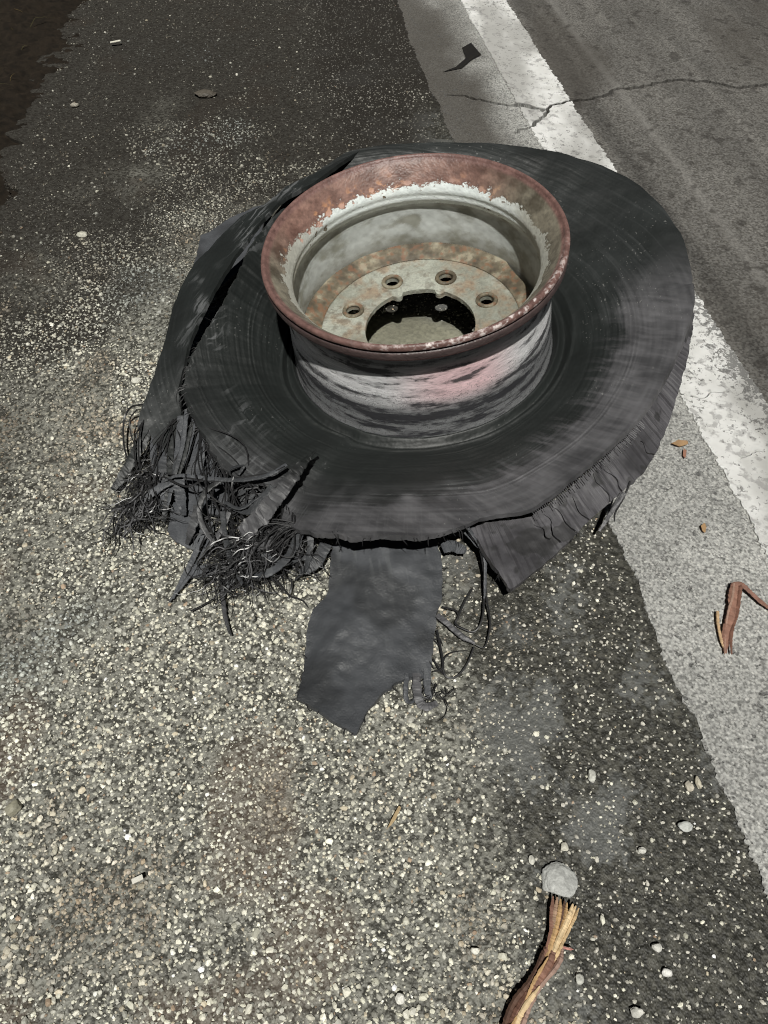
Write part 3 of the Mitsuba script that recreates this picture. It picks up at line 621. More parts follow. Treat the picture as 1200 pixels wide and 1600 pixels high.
# belt flap flaring out at the lower right
crease = np.array([(0.1545, 0.8452, 0.09), (0.1875, 0.8615, 0.088), (0.2349, 0.8674, 0.088), (0.2695, 0.8709, 0.095), (0.3185, 0.9027, 0.108), (0.3955, 0.9654, 0.128), (0.4562, 1.0181, 0.142), (0.5049, 1.0665, 0.157), (0.5536, 1.1393, 0.173), (0.5941, 1.2099, 0.186), (0.6326, 1.2896, 0.195)])
tuck = crease.copy(); tuck[:, :2] += (C0 - crease[:, :2]) / np.linalg.norm(C0 - crease[:, :2], axis=1, keepdims=True) * np.interp(np.arange(len(crease)), [0, 3, 6, 8, 10], [-.008, -.006, -.006, .01, .03])[:, None]; tuck[:, 2] -= np.interp(np.arange(len(crease)), [0, 6, 8, 10], [.012, .012, .004, .002])
rim_out0 = np.array([(0.6509, 1.3236, 0.185), (0.6293, 1.2414, 0.168), (0.613, 1.1955, 0.155), (0.5906, 1.1419, 0.14), (0.5638, 1.0775, 0.12), (0.5407, 1.0318, 0.108), (0.5198, 0.9973, 0.098), (0.4932, 0.9603, 0.09), (0.4662, 0.938, 0.088), (0.4453, 0.9201, 0.085), (0.399, 0.8781, 0.082), (0.3688, 0.8499, 0.08), (0.3385, 0.8166, 0.078), (0.2958, 0.7774, 0.074), (0.2586, 0.7461, 0.07), (0.2188, 0.7142, 0.066), (0.2026, 0.7488, 0.07), (0.1869, 0.7795, 0.073), (0.1678, 0.8181, 0.076)])
rim_out = np.vstack([spline(rim_out0[:16], 60), rim_out0[16:]])
fl_o = np.vstack([tuck, rim_out])
dirs = np.array([(0.2707, 0.8748, 0.09), (0.2199, 0.718, 0.06)]); fd = dirs[1, :2] - dirs[0, :2]
SLITS = []
for q0, q1 in [((0.2959, 0.8688, 0.09), (0.3137, 0.8152, 0.08)), ((0.3128, 0.8808, 0.09), (0.3505, 0.8295, 0.08)), ((0.3465, 0.8986, 0.1), (0.3784, 0.8505, 0.085)), ((0.3922, 0.9452, 0.1), (0.4259, 0.899, 0.09)), ((0.4167, 0.9605, 0.11), (0.4514, 0.9269, 0.09)), ((0.2773, 0.8511, 0.09), (0.2983, 0.8209, 0.08)), ((0.4921, 1.0172, 0.12), (0.5208, 0.9988, 0.1))]:
    a_, b_ = np.array(q0[:2]), np.array(q1[:2]); d_ = b_ - a_; n_ = np.array([-d_[1], d_[0]]) / np.linalg.norm(d_)
    tt_ = np.linspace(0, 1.12, 14)[:, None]; mid = a_ + d_ * tt_ + n_ * (.004 * np.sin(tt_ * 7 + a_[0] * 40) + ngrid(np.c_[a_ + d_ * tt_, tt_ * 0], 90, 6)[:, None] * .006)
    w_ = (.0006 + .0016 * np.linspace(0, 1, 14) ** 1.5)[:, None]
    SLITS.append(Polygon(np.vstack([mid + n_ * w_, (mid - n_ * w_)[::-1]])).buffer(0))
obj(W + '__tyre__belt_flap', sheet(fl_o, .0045, .013, (), .0035, 70, .005, 9, 3, .0012, None, SLITS), 'mat_flap', 35, label='broad belt flap flaring out over the road at the lower right of the tyre, split across')
# frayed cord ends standing out along the crease
rr = np.random.default_rng(5)
cr = resample(crease, .0042)
u = np.linspace(0, 1, len(cr))
cords = []
for k, p in enumerate(cr):
    if not (.16 < u[k] < .64) or meshkit.noise(np.array([[u[k] * 14, 3.3, 1.1]]))[0] < .36: continue
    outw = p[:2] - C0; outw /= np.linalg.norm(outw)
    ln = rr.uniform(.012, .028); z0 = p[2] + .004
    cords.append(sweep([(p[0] - outw[0] * .004, p[1] - outw[1] * .004, z0 + .001), (p[0] + outw[0] * ln * .5, p[1] + outw[1] * ln * .5, z0 - .001), (p[0] + outw[0] * ln, p[1] + outw[1] * ln, z0 - .004)], circ(.0007, 4), n=5))
obj(W + '__tyre__frayed_cord', trimesh.util.concatenate(cords), 'mat_cord_grey', False, kind='stuff')

# lower ply lying on the road in front
ply = [(-0.0816, 0.9395, 0.02), (0.0, 0.9196, 0.025), (0.0895, 0.9196, 0.025), (0.1063, 0.8205, 0.022), (0.107, 0.7568, 0.02), (0.1031, 0.7243, 0.02), (0.0929, 0.6952, 0.018), (0.0866, 0.6491, 0.016), (0.0785, 0.5839, 0.018), (0.0567, 0.5748, 0.02), (0.0428, 0.5748, 0.02), (0.018, 0.5623, 0.022), (-0.0105, 0.5348, 0.025), (-0.0278, 0.5082, 0.028), (-0.0454, 0.4703, 0.032), (-0.0712, 0.4869, 0.03), (-0.0956, 0.5038, 0.028), (-0.1214, 0.5224, 0.028), (-0.1399, 0.5285, 0.034), (-0.1432, 0.5452, 0.034), (-0.1366, 0.5738, 0.022), (-0.1353, 0.6293, 0.016), (-0.1326, 0.6784, 0.018), (-0.1251, 0.7071, 0.02), (-0.1006, 0.7402, 0.016), (-0.1004, 0.7902, 0.018), (-0.0986, 0.835, 0.02)]
obj(W + '__tyre__lower_ply', sheet(ply, .005, .009, [(-0.0116, 0.7657, 0.034), (-0.0442, 0.6524, 0.026), (0.0447, 0.6683, 0.02), (-0.0482, 0.5727, 0.017), (0.0, 0.6056, 0.022), (-0.0916, 0.5937, 0.022)], .004, 85, .008, 15, 12, .0016), 'mat_ply', 35, label='tongue of ply lying flat on the gravel in front of the tyre')
# tread strip peeling away on the left, and the ply behind it
strp = [(-0.0644, 1.906, 0.235), (-0.171, 1.7971, 0.235), (-0.2359, 1.7591, 0.225), (-0.2917, 1.7053, 0.205), (-0.3421, 1.686, 0.19), (-0.3963, 1.6209, 0.17), (-0.4383, 1.5509, 0.155), (-0.4612, 1.4721, 0.14), (-0.4715, 1.4088, 0.13), (-0.4754, 1.3305, 0.115), (-0.4843, 1.2603, 0.1), (-0.4934, 1.2015, 0.09), (-0.4998, 1.1451, 0.08), (-0.5046, 1.1035, 0.07), (-0.4909, 1.0736, 0.06), (-0.4792, 1.1011, 0.065), (-0.4663, 1.0606, 0.055), (-0.4545, 1.0736, 0.06), (-0.4404, 1.0424, 0.052), (-0.4328, 1.0733, 0.064), (-0.4189, 1.0472, 0.06), (-0.4163, 1.1131, 0.075), (-0.4203, 1.1588, 0.085), (-0.4274, 1.1811, 0.1), (-0.4223, 1.2016, 0.115), (-0.4155, 1.228, 0.13), (-0.4129, 1.2668, 0.14), (-0.4017, 1.33, 0.15), (-0.3755, 1.4144, 0.17), (-0.3373, 1.5187, 0.19), (-0.2926, 1.6152, 0.21), (-0.2473, 1.6933, 0.225), (-0.1679, 1.7495, 0.24)]
obj(W + '__tyre__peeled_strip', sheet(strp, .005, .009, (), .0025, 60, .006, 10, 23, .0012), 'mat_tyre', 35, label='long strip peeled off the left of the tyre, frayed at its lower end')
obj(W + '__tyre__back_ply', sheet([(-0.3188, 1.9835, 0.05), (-0.3564, 1.9704, 0.05), (-0.4164, 1.9129, 0.05), (-0.4501, 1.8665, 0.05), (-0.4696, 1.8532, 0.045), (-0.49, 1.8461, 0.04), (-0.4888, 1.7858, 0.035), (-0.493, 1.7082, 0.03), (-0.4289, 1.6011, 0.03), (-0.3287, 1.7344, 0.05)], .006, .006, (), .004, 60, .004, 10, 27), 'mat_ply', 35)
# inner plies under the torn left corner
obj(W + '__tyre__inner_ply', sheet([(-0.4127, 1.1886, 0.06), (-0.3735, 1.1553, 0.07), (-0.2574, 1.0642, 0.07), (-0.1895, 1.0045, 0.06), (-0.1959, 0.9156, 0.05), (-0.2306, 0.9079, 0.04), (-0.2725, 0.9244, 0.035), (-0.3157, 0.9102, 0.025), (-0.3744, 0.9235, 0.02), (-0.4045, 0.9395, 0.02), (-0.4023, 0.9935, 0.03), (-0.4089, 1.0698, 0.045)], .005, .005, (), .006, 45, .012, 14, 31, .001), 'mat_ply', 35, label='dark inner ply bared at the torn corner of the tyre')
obj(W + '__tyre__inner_ply', sheet([(-0.4194, 0.9467, 0.015), (-0.3915, 0.9524, 0.02), (-0.36, 0.9251, 0.018), (-0.3127, 0.8737, 0.014), (-0.3172, 0.8407, 0.012), (-0.3643, 0.845, 0.01), (-0.4003, 0.857, 0.01), (-0.4165, 0.8829, 0.012)], .004, .004, (), .005, 70, .006, 22, 36, .001), 'mat_ply', 35)
obj(W + '__tyre__inner_ply', sheet([(-0.3566, 0.8, 0.014), (-0.3049, 0.8114, 0.012), (-0.2839, 0.8057, 0.012), (-0.2864, 0.7871, 0.012), (-0.3303, 0.7801, 0.012), (-0.3586, 0.7801, 0.012)], .004, .004, (), .003, 70, .003, 22, 39), 'mat_ply', 35)
obj(W + '__tyre__inner_ply', sheet([(0.16, 0.8605, 0.066), (0.1785, 0.8341, 0.062), (0.1897, 0.7905, 0.055), (0.1754, 0.8081, 0.05), (0.1449, 0.851, 0.055)], .004, .004, (), .002, 70, .003, 22, 41), 'mat_ply', 35)
# torn strips, each a part
STRIPS = [([(-0.4834, 1.1502, 0.075), (-0.4891, 1.0914, 0.06), (-0.5142, 1.0351, 0.035), (-0.5426, 0.9869, 0.012)], 0.024), ([(-0.4694, 1.1181, 0.07), (-0.4647, 1.0518, 0.055), (-0.4514, 0.9884, 0.04), (-0.4562, 0.9475, 0.02)], 0.014), ([(-0.4467, 1.0736, 0.06), (-0.4409, 1.0133, 0.05), (-0.4323, 0.9597, 0.035), (-0.44, 0.9251, 0.018)], 0.016), ([(-0.4292, 1.0689, 0.065), (-0.4242, 1.0048, 0.05), (-0.4233, 0.9515, 0.035), (-0.4264, 0.9, 0.02)], 0.013), ([(-0.4155, 1.1215, 0.085), (-0.4134, 1.0513, 0.065), (-0.4137, 0.9881, 0.05), (-0.421, 0.9315, 0.03)], 0.012), ([(-0.4036, 1.1349, 0.09), (-0.4039, 1.0467, 0.07), (-0.4168, 0.9766, 0.05), (-0.4384, 0.9515, 0.035)], 0.009), ([(-0.3875, 1.0983, 0.09), (-0.3964, 1.0254, 0.065), (-0.4068, 0.9766, 0.05)], 0.007), ([(-0.3948, 0.9789, 0.055), (-0.4261, 0.9642, 0.055), (-0.457, 0.9434, 0.045), (-0.4789, 0.9283, 0.03)], 0.015), ([(-0.3988, 0.9714, 0.06), (-0.3944, 0.9393, 0.05), (-0.3861, 0.9079, 0.03)], 0.02), ([(-0.1298, 1.0001, 0.115), (-0.1558, 0.9549, 0.12), (-0.1899, 0.8969, 0.115), (-0.2245, 0.8599, 0.09), (-0.2619, 0.8414, 0.06)], 0.034), ([(-0.1853, 0.967, 0.11), (-0.2157, 0.9414, 0.11), (-0.2646, 0.9373, 0.1), (-0.3281, 0.949, 0.09), (-0.3929, 0.9699, 0.075), (-0.4294, 0.9681, 0.06)], 0.008), ([(-0.2769, 0.9543, 0.095), (-0.2685, 0.9726, 0.1), (-0.2884, 0.9617, 0.105), (-0.2934, 0.9564, 0.1)], 0.006), ([(-0.3094, 0.9458, 0.09), (-0.3383, 0.9227, 0.08), (-0.3485, 0.8923, 0.06), (-0.3341, 0.8591, 0.04), (-0.3063, 0.8321, 0.02)], 0.011), ([(-0.3309, 0.8924, 0.03), (-0.3494, 0.8394, 0.02), (-0.3662, 0.7858, 0.014), (-0.3818, 0.7331, 0.01)], 0.01), ([(-0.3221, 0.8817, 0.03), (-0.3383, 0.8291, 0.02), (-0.358, 0.7788, 0.014), (-0.3876, 0.7264, 0.01)], 0.007), ([(-0.2918, 0.8923, 0.06), (-0.3055, 0.8584, 0.045), (-0.3232, 0.8367, 0.03), (-0.339, 0.8175, 0.02)], 0.01), ([(-0.2091, 0.9217, 0.1), (-0.2312, 0.8914, 0.09), (-0.2511, 0.8767, 0.08), (-0.2883, 0.8967, 0.07)], 0.014), ([(-0.2967, 0.8994, 0.08), (-0.2662, 0.8803, 0.085), (-0.2379, 0.899, 0.09), (-0.2031, 0.9217, 0.1)], 0.007), ([(-0.355, 0.9156, 0.05), (-0.3609, 0.8772, 0.04), (-0.3723, 0.8468, 0.02)], 0.018), ([(-0.1529, 0.8406, 0.065), (-0.173, 0.7898, 0.06), (-0.2062, 0.762, 0.05), (-0.2556, 0.7683, 0.03)], 0.016), ([(-0.1355, 0.8385, 0.06), (-0.136, 0.8073, 0.045), (-0.145, 0.7822, 0.03), (-0.1619, 0.7711, 0.015)], 0.012), ([(-0.1897, 0.8532, 0.06), (-0.216, 0.8182, 0.06), (-0.2514, 0.8081, 0.05), (-0.2747, 0.7822, 0.03)], 0.018), ([(-0.2388, 0.8696, 0.06), (-0.245, 0.8253, 0.05), (-0.2654, 0.7789, 0.035), (-0.2871, 0.7472, 0.02)], 0.016), ([(-0.1069, 0.8325, 0.04), (-0.1265, 0.7929, 0.035), (-0.1545, 0.7785, 0.025)], 0.022), ([(-0.2921, 0.7679, 0.02), (-0.2905, 0.7349, 0.018), (-0.2809, 0.691, 0.014), (-0.2673, 0.6575, 0.01)], 0.008), ([(-0.228, 0.8081, 0.05), (-0.1858, 0.7861, 0.045), (-0.1524, 0.8008, 0.04), (-0.1121, 0.81, 0.035)], 0.012), ([(-0.3038, 0.8923, 0.06), (-0.294, 0.8399, 0.05), (-0.2776, 0.7895, 0.04), (-0.2533, 0.7477, 0.03)], 0.01), ([(0.0936, 0.6915, 0.022), (0.1119, 0.6735, 0.022), (0.1352, 0.6507, 0.02), (0.1568, 0.638, 0.016)], 0.01), ([(0.1521, 0.8374, 0.085), (0.1767, 0.8082, 0.06), (0.1835, 0.7861, 0.045), (0.182, 0.7491, 0.03), (0.1798, 0.7257, 0.022)], 0.006), ([(0.1092, 0.8244, 0.035), (0.1286, 0.8317, 0.035), (0.1529, 0.8256, 0.025)], 0.022), ([(0.0546, 0.5796, 0.022), (0.0557, 0.5371, 0.02), (0.0669, 0.5222, 0.016), (0.0882, 0.5297, 0.014)], 0.014), ([(0.0731, 0.5878, 0.022), (0.072, 0.5541, 0.02), (0.0759, 0.5376, 0.014)], 0.012), ([(0.0385, 0.5796, 0.022), (0.0359, 0.5461, 0.02), (0.0389, 0.5331, 0.014), (0.0485, 0.5351, 0.012), (0.054, 0.5466, 0.014)], 0.008), ([(0.4511, 0.9185, 0.085), (0.4355, 0.8997, 0.07), (0.42, 0.8817, 0.05), (0.4061, 0.8658, 0.035)], 0.008)]
for k, (pts, w) in enumerate(STRIPS):
    pts = np.array(pts)
    obj(W + '__tyre__torn_strip', strip(pts, w, .003 + .05 * w, [.12, .55, .9, 1, .9] if w == .034 else None, rr.uniform(-.7, .7), 16 * len(pts)), 'mat_ply' if k % 3 else 'mat_tyre', 40)
# single cords
CORDS = [[(-0.5058, 1.1705, 0.07), (-0.5378, 1.1834, 0.05), (-0.5547, 1.1671, 0.03), (-0.547, 1.1112, 0.02), (-0.5288, 1.0616, 0.015), (-0.5056, 1.0207, 0.012)], [(-0.5149, 1.1553, 0.07), (-0.5377, 1.1571, 0.04), (-0.5347, 1.1297, 0.02), (-0.5165, 1.0929, 0.02)], [(-0.475, 1.1273, 0.07), (-0.5007, 1.1242, 0.06), (-0.5105, 1.101, 0.05), (-0.5038, 1.0747, 0.03), (-0.4873, 1.031, 0.02)], [(-0.4314, 0.9796, 0.06), (-0.377, 0.9384, 0.08), (-0.3506, 0.9469, 0.085), (-0.3312, 0.9716, 0.09), (-0.322, 0.9889, 0.1)], [(-0.4266, 0.9878, 0.06), (-0.3678, 0.9576, 0.08), (-0.3151, 0.9427, 0.09), (-0.2536, 0.9468, 0.1), (-0.2102, 0.9477, 0.11), (-0.1866, 0.9593, 0.115)], [(-0.2836, 0.9452, 0.1), (-0.2869, 0.93, 0.09), (-0.2848, 0.9074, 0.07), (-0.291, 0.8924, 0.05)], [(-0.3433, 0.8894, 0.04), (-0.3224, 0.8575, 0.03), (-0.295, 0.8221, 0.03), (-0.2739, 0.7752, 0.03), (-0.2512, 0.7679, 0.02)], [(-0.3459, 0.7076, 0.008), (-0.3243, 0.7197, 0.01), (-0.304, 0.7332, 0.012)], [(-0.1969, 0.7614, 0.03), (-0.1715, 0.7387, 0.012), (-0.1481, 0.7303, 0.008), (-0.1358, 0.7155, 0.006)], [(-0.1668, 0.7614, 0.03), (-0.1686, 0.7504, 0.015), (-0.1738, 0.7344, 0.008)], [(0.1801, 0.7298, 0.022), (0.1724, 0.6848, 0.018), (0.1568, 0.6639, 0.012), (0.1283, 0.6741, 0.012)], [(0.1821, 0.7285, 0.024), (0.1866, 0.6926, 0.018), (0.1846, 0.6648, 0.015), (0.1738, 0.635, 0.01), (0.1559, 0.6378, 0.014)], [(0.1596, 0.7509, 0.012), (0.1449, 0.724, 0.014), (0.1315, 0.6923, 0.014), (0.1274, 0.678, 0.012), (0.1569, 0.6625, 0.01)], [(0.1555, 0.6329, 0.014), (0.1405, 0.601, 0.01), (0.1208, 0.579, 0.009), (0.1036, 0.5808, 0.01), (0.1014, 0.6073, 0.014), (0.115, 0.6208, 0.016), (0.1441, 0.6267, 0.014)], [(0.0836, 0.6067, 0.02), (0.0931, 0.5918, 0.014), (0.1036, 0.5808, 0.01)], [(0.0925, 0.662, 0.02), (0.0998, 0.5978, 0.014), (0.0816, 0.583, 0.02)], [(0.1023, 0.7085, 0.022), (0.1275, 0.7042, 0.016), (0.1319, 0.6961, 0.012)], [(0.445, 0.9185, 0.085), (0.4294, 0.9, 0.06), (0.4273, 0.897, 0.03), (0.4117, 0.8847, 0.03)], [(0.4666, 0.9427, 0.09), (0.4528, 0.9149, 0.08), (0.4403, 0.9001, 0.05), (0.4374, 0.8848, 0.04)], [(0.1597, 0.8473, 0.06), (0.1756, 0.811, 0.05), (0.1824, 0.7683, 0.03), (0.1853, 0.7203, 0.02)]]
for k, pts in enumerate(CORDS):
    obj(W + '__tyre__cord', cord(np.array(pts), .0017 if k % 3 else .0022, 10 * len(pts)), 'mat_cord', 50)
# short threads standing out of the torn edges
def fringe(edge_, n, ln, seed, center=None, drop=.6):
    r = np.random.default_rng(seed); e = resample(edge_, .002); out = []
    c = np.mean(e, 0) if center is None else np.asarray(center)
    for _ in range(n):
        k = r.integers(0, len(e)); p = e[k] + [0, 0, -.003]
        d = p[:2] - c[:2]; d /= np.linalg.norm(d); t = e[min(k + 3, len(e) - 1)] - e[max(k - 3, 0)]; t = t[:2] / (np.linalg.norm(t[:2]) + 1e-9)
        d = d + t * r.normal(0, .9); d /= np.linalg.norm(d); L = ln * r.uniform(.3, 1) ** 1.5 * 1.3
        b = r.normal(0, .5); q = np.array([-d[1], d[0]])
        pts = [np.r_[p[:2] - d * .006, p[2]], np.r_[p[:2] + d * L * .5, max(p[2] - drop * L * .3, .004)], np.r_[p[:2] + (d + q * b) * L, max(p[2] - drop * L, .003)]]
        out.append(cord(pts, r.uniform(.0005, .0012), 8, True, 4))
    return out
ply_a = np.array(ply)
FR = fringe(ply_a[3:9], 9, .016, 91, ply_a.mean(0)) + fringe(ply_a[9:21], 14, .010, 92, ply_a.mean(0)) + fringe(ply_a[20:27], 8, .014, 93, ply_a.mean(0))
FR += fringe(rim_out[60:], 4, .014, 94, [CX, CY]) + fringe(rim_out[30:60], 8, .014, 95, [CX, CY])
FR += fringe(PO[(np.degrees(A) > 255) & (np.degrees(A) < 282)], 16, .018, 96, [CX, CY]) + fringe(PO[(np.degrees(A) > 180) & (np.degrees(A) < 240)], 60, .020, 97, [CX, CY])
obj(W + '__tyre__edge_thread', trimesh.util.concatenate(FR), 'mat_cord', 50, kind='stuff')
# tangled cords, far too many to tell apart
def tangle(centres, n, length, spread, z, seed, dirn, curl, rad):
    r = np.random.default_rng(seed)
    c = np.asarray(centres, float)
    out = []
    for _ in range(n):
        t = r.uniform(0, len(c) - 1); k = min(int(t), len(c) - 2)
        p = c[k] + (c[k + 1] - c[k]) * (t - k) + np.r_[r.normal(0, spread, 2), 0]
        a = dirn + r.normal(0, curl); bend = r.normal(0, .34)
        L = r.uniform(.4, 1.0) * length; m = 6
        pts = [p]
        for s_ in range(m):
            a += r.normal(0, .5) + bend
            pts.append(pts[-1] + np.r_[math.cos(a), math.sin(a), 0] * L / m)
        pts = np.array(pts)
        h = r.uniform(*z)
        pts[:, 2] = np.maximum(.003, h * (1 - np.linspace(0, 1, m + 1) ** 2 * r.uniform(.2, 1)) + r.normal(0, .004, m + 1))
        out.append(cord(pts, r.uniform(*rad), 14, True, 4))
    return out
LEFT = [(-0.4479, 1.0485, 0.0), (-0.4545, 0.9968, 0.0), (-0.4647, 0.9472, 0.0), (-0.4877, 0.9152, 0.0)]
MID = [(-0.1475, 0.8612, 0.0), (-0.1948, 0.8387, 0.0), (-0.2413, 0.8167, 0.0), (-0.2732, 0.7809, 0.0)]
T1 = tangle(LEFT, 300, .11, .015, (.006, .055), 51, math.radians(245), .5, (.0005, .0014))
T2 = tangle(MID, 420, .11, .020, (.008, .07), 52, math.radians(215), .8, (.0005, .0015))
T3 = tangle([(0.054, 0.5692, 0.0), (0.0771, 0.5519, 0.0), (0.0946, 0.56, 0.0)], 26, .05, .007, (.006, .02), 53, math.radians(-70), .8, (.0006, .0012))
def limp(src, dst, n, seed, sag):
    r = np.random.default_rng(seed)
    src, dst = np.asarray(src, float), np.asarray(dst, float)
    out = []
    for _ in range(n):
        a, b = (q[k] + (q[k + 1] - q[k]) * t for q, k, t in ((q, r.integers(0, len(q) - 1), r.random()) for q in (src, dst)))
        b = b + np.r_[r.normal(0, .014, 2), r.uniform(0, .015)]
        d = b - a; nrm = np.array([-d[1], d[0], 0]) * r.normal(0, .14)
        c1 = a + d * .33 + nrm * r.uniform(.4, 1.4) + [0, 0, sag * r.uniform(-.2, .8)]; c2 = a + d * .68 + nrm * r.uniform(-.2, 1.0) + [0, 0, -sag * r.uniform(.1, .8)]
        e = b + np.r_[r.normal(0, .02, 2), -.004]
        p = np.array([a, c1, c2, b, e]); p[:, 2] = np.maximum(p[:, 2], .004)
        out.append(cord(p, r.uniform(.0007, .0017), 26, True, 4))
    return out
L1 = limp([(-0.498, 1.1502, 0.075), (-0.4536, 1.1181, 0.07), (-0.4116, 1.1215, 0.085)], [(-0.4415, 0.9881, 0.05), (-0.4546, 0.9315, 0.03), (-0.4903, 0.9038, 0.015)], 14, 71, .02)
L2 = limp([(-0.3854, 1.0974, 0.1), (-0.3367, 1.0113, 0.09), (-0.2684, 0.9517, 0.085), (-0.1929, 0.9112, 0.075), (-0.1395, 0.8339, 0.08)], [(-0.3746, 0.9635, 0.05), (-0.3263, 0.8468, 0.02), (-0.2588, 0.7963, 0.03), (-0.1894, 0.8106, 0.03), (-0.1424, 0.8031, 0.02)], 46, 72, .03)
L2 += limp([(-0.1514, 0.8382, 0.08), (-0.1885, 0.8581, 0.075)], [(-0.2344, 0.7748, 0.02), (-0.2754, 0.7748, 0.02), (-0.1987, 0.7822, 0.03)], 40, 73, .03)
obj(W + '__tyre__limp_cords', trimesh.util.concatenate(L1 + L2), 'mat_cord', 50, kind='stuff')
for nm, tl in (('cord_tangle', T1), ('cord_tangle', T2), ('cord_tangle', T3)):
    obj(W + '__tyre__' + nm, trimesh.util.concatenate([x for k, x in enumerate(tl) if k % 6 > 1]), 'mat_cord', 50, kind='stuff')
    obj(W + '__tyre__dusty_cord', trimesh.util.concatenate([x for k, x in enumerate(tl) if k % 6 == 1]), 'mat_cord_grey', 50, kind='stuff')
    obj(W + '__tyre__frayed_wire', trimesh.util.concatenate([x for k, x in enumerate(tl) if k % 6 == 0]), 'mat_cord_wire', 50, kind='stuff')

# ------------------------------------------------------------------ loose things on the road
def bar_colour(mesh, c, var, seed):
    v = np.asarray(mesh.vertices)
    return np.clip(np.asarray(c) * (1 + var * 2 * ngrid(v, 160, seed))[:, None], .01, .9)
def wooden(key, pieces, label, cat, part):
    labels[key] = {'label': label, 'category': cat}
    for k, (pts, w, th, col) in enumerate(pieces):
        n = 12 * len(pts)
        r = np.random.default_rng(100 + k)
        kk = 7
        sec = circ(1, kk) * r.uniform(.7, 1.15, (kk, 1)) * [w / 2, th / 2]
        sc = np.clip(1 + .35 * (r.random(n) - .5), .5, 1.3) * np.interp(np.linspace(0, 1, n), [0, .06, .8, 1], [.75, 1, .9, .3])
        m = sweep(pts, sec, sc, n=n)
        scene[f'{key}__{part}' + (f'_{k:03d}' if k else '')] = mikit.ply(m, 'mat_wood', smooth=False, color=bar_colour(m, col, .5, k))
def offs(base, dx, dz, seed, j=.002):
    r = np.random.default_rng(seed); b = np.array(base, float)
    d = np.gradient(b[:, :2], axis=0); d /= np.linalg.norm(d, axis=1, keepdims=True)
    nrm = np.stack([-d[:, 1], d[:, 0]], 1)
    b[:, :2] += nrm * np.asarray(dx)[:, None] if np.ndim(dx) else nrm * dx
    b[:, 2] += dz; b += r.normal(0, j, b.shape) * [1, 1, .5]
    return b
st = [(0.1557, 0.0737, 0.01), (0.1793, 0.1045, 0.012), (0.2017, 0.133, 0.013), (0.2224, 0.1624, 0.014), (0.238, 0.189, 0.015), (0.2484, 0.2126, 0.015), (0.2569, 0.2329, 0.014)]
BR, TAN, PALE, DK = (.20, .105, .075), (.42, .27, .13), (.62, .47, .28), (.09, .05, .035)
pieces = [(offs(st[:5], 0, 0, 1), .016, .014, BR), (offs(st[:5], .007, -.002, 2), .010, .010, DK), (offs(st[:5], -.007, .001, 3), .010, .010, (.30, .20, .16)), (offs(st[:4], .003, .006, 4), .006, .005, TAN), (offs(st[:3], -.004, .006, 14), .008, .005, PALE)]
for k, (dx, col) in enumerate([(.021, BR), (.015, (.33, .22, .15)), (.009, TAN), (.004, DK), (-.001, TAN), (-.006, PALE), (-.012, PALE), (-.018, (.5, .36, .2))]):
    b = np.array(st[3:]); q = offs(b, np.linspace(dx * .25, dx, len(b)), .001 * (k % 3), 20 + k, .001)
    pieces.append((q[::1], .0075, .006, col))
pieces.append(([(0.2394, 0.1791, 0.014), (0.2472, 0.1764, 0.012), (0.2583, 0.1754, 0.008)], .004, .004, (.42, .2, .17)))
wooden('broken_stick', pieces, 'splintered brown stick with a frayed pale end at the bottom edge of the photo', 'stick', 'splinter')
bk = [(0.6449, 0.7619, 0.012), (0.633, 0.7319, 0.012), (0.619, 0.6999, 0.01), (0.6032, 0.6618, 0.009), (0.5899, 0.6231, 0.007)]
wooden('bark_strip', [(offs(bk, 0, 0, 31), .016, .006, (.24, .13, .095)), (offs(bk, .006, .002, 32), .007, .005, (.17, .085, .06)), (offs(bk, -.006, .001, 33), .006, .005, (.33, .21, .16)),
    ([(0.5967, 0.7076, 0.008), (0.5904, 0.681, 0.009), (0.5879, 0.6498, 0.008), (0.5901, 0.628, 0.007)], .006, .005, (.45, .31, .18)),
    ([(0.6356, 0.7619, 0.012), (0.6524, 0.762, 0.014), (0.6651, 0.7468, 0.012), (0.6779, 0.7291, 0.01), (0.7023, 0.7011, 0.008)], .010, .006, (.22, .12, .09))],
    'bent strip of reddish brown bark on the pale strip beside the white line', 'bark', 'fibre')

def leaf(key, outline, col, label, cat='leaf', wav=.003, seed=0):
    m = sheet(outline, .003, .0008, (), .001, 120, wav, 40, seed)
    scene[key] = mikit.ply(m, 'mat_wood', smooth=False, color=bar_colour(m, col, .35, seed))
    labels[key] = {'label': label, 'category': cat}
leaf('dry_leaf', [(0.6088, 1.1187, 0.008), (0.6248, 1.1261, 0.01), (0.644, 1.1243, 0.008), (0.6437, 1.116, 0.007), (0.6242, 1.1095, 0.008)], (.30, .19, .10), 'brown scrap of dry leaf on the pale strip, close to the tyre flap', seed=3)
leaf('dry_leaf_001', [(0.6157, 0.899, 0.007), (0.6242, 0.9053, 0.009), (0.6256, 0.8951, 0.008), (0.6205, 0.8835, 0.007), (0.6155, 0.8881, 0.007)], (.32, .20, .10), 'tiny orange brown leaf scrap on the pale strip between bark and white line', seed=5)
leaf('dry_leaf_002', [(0.631, 1.104, 0.008), (0.636, 1.0967, 0.008), (0.6286, 1.076, 0.007), (0.625, 1.0831, 0.007)], (.26, .13, .09), 'small dark red leaf scrap just below the larger scrap by the tyre flap', seed=6)
leaf('dry_leaf_003', [(0.2107, 2.9362, 0.003), (0.2589, 2.9786, 0.003), (0.3007, 3.0523, 0.004), (0.2922, 3.1426, 0.004), (0.329, 3.1891, 0.004), (0.3592, 3.0802, 0.004), (0.3234, 3.0413, 0.004), (0.2814, 2.9679, 0.003)], (.012, .011, .009), 'flat black scrap beside the far end of the white line', 'rubber scrap', wav=.001, seed=7)
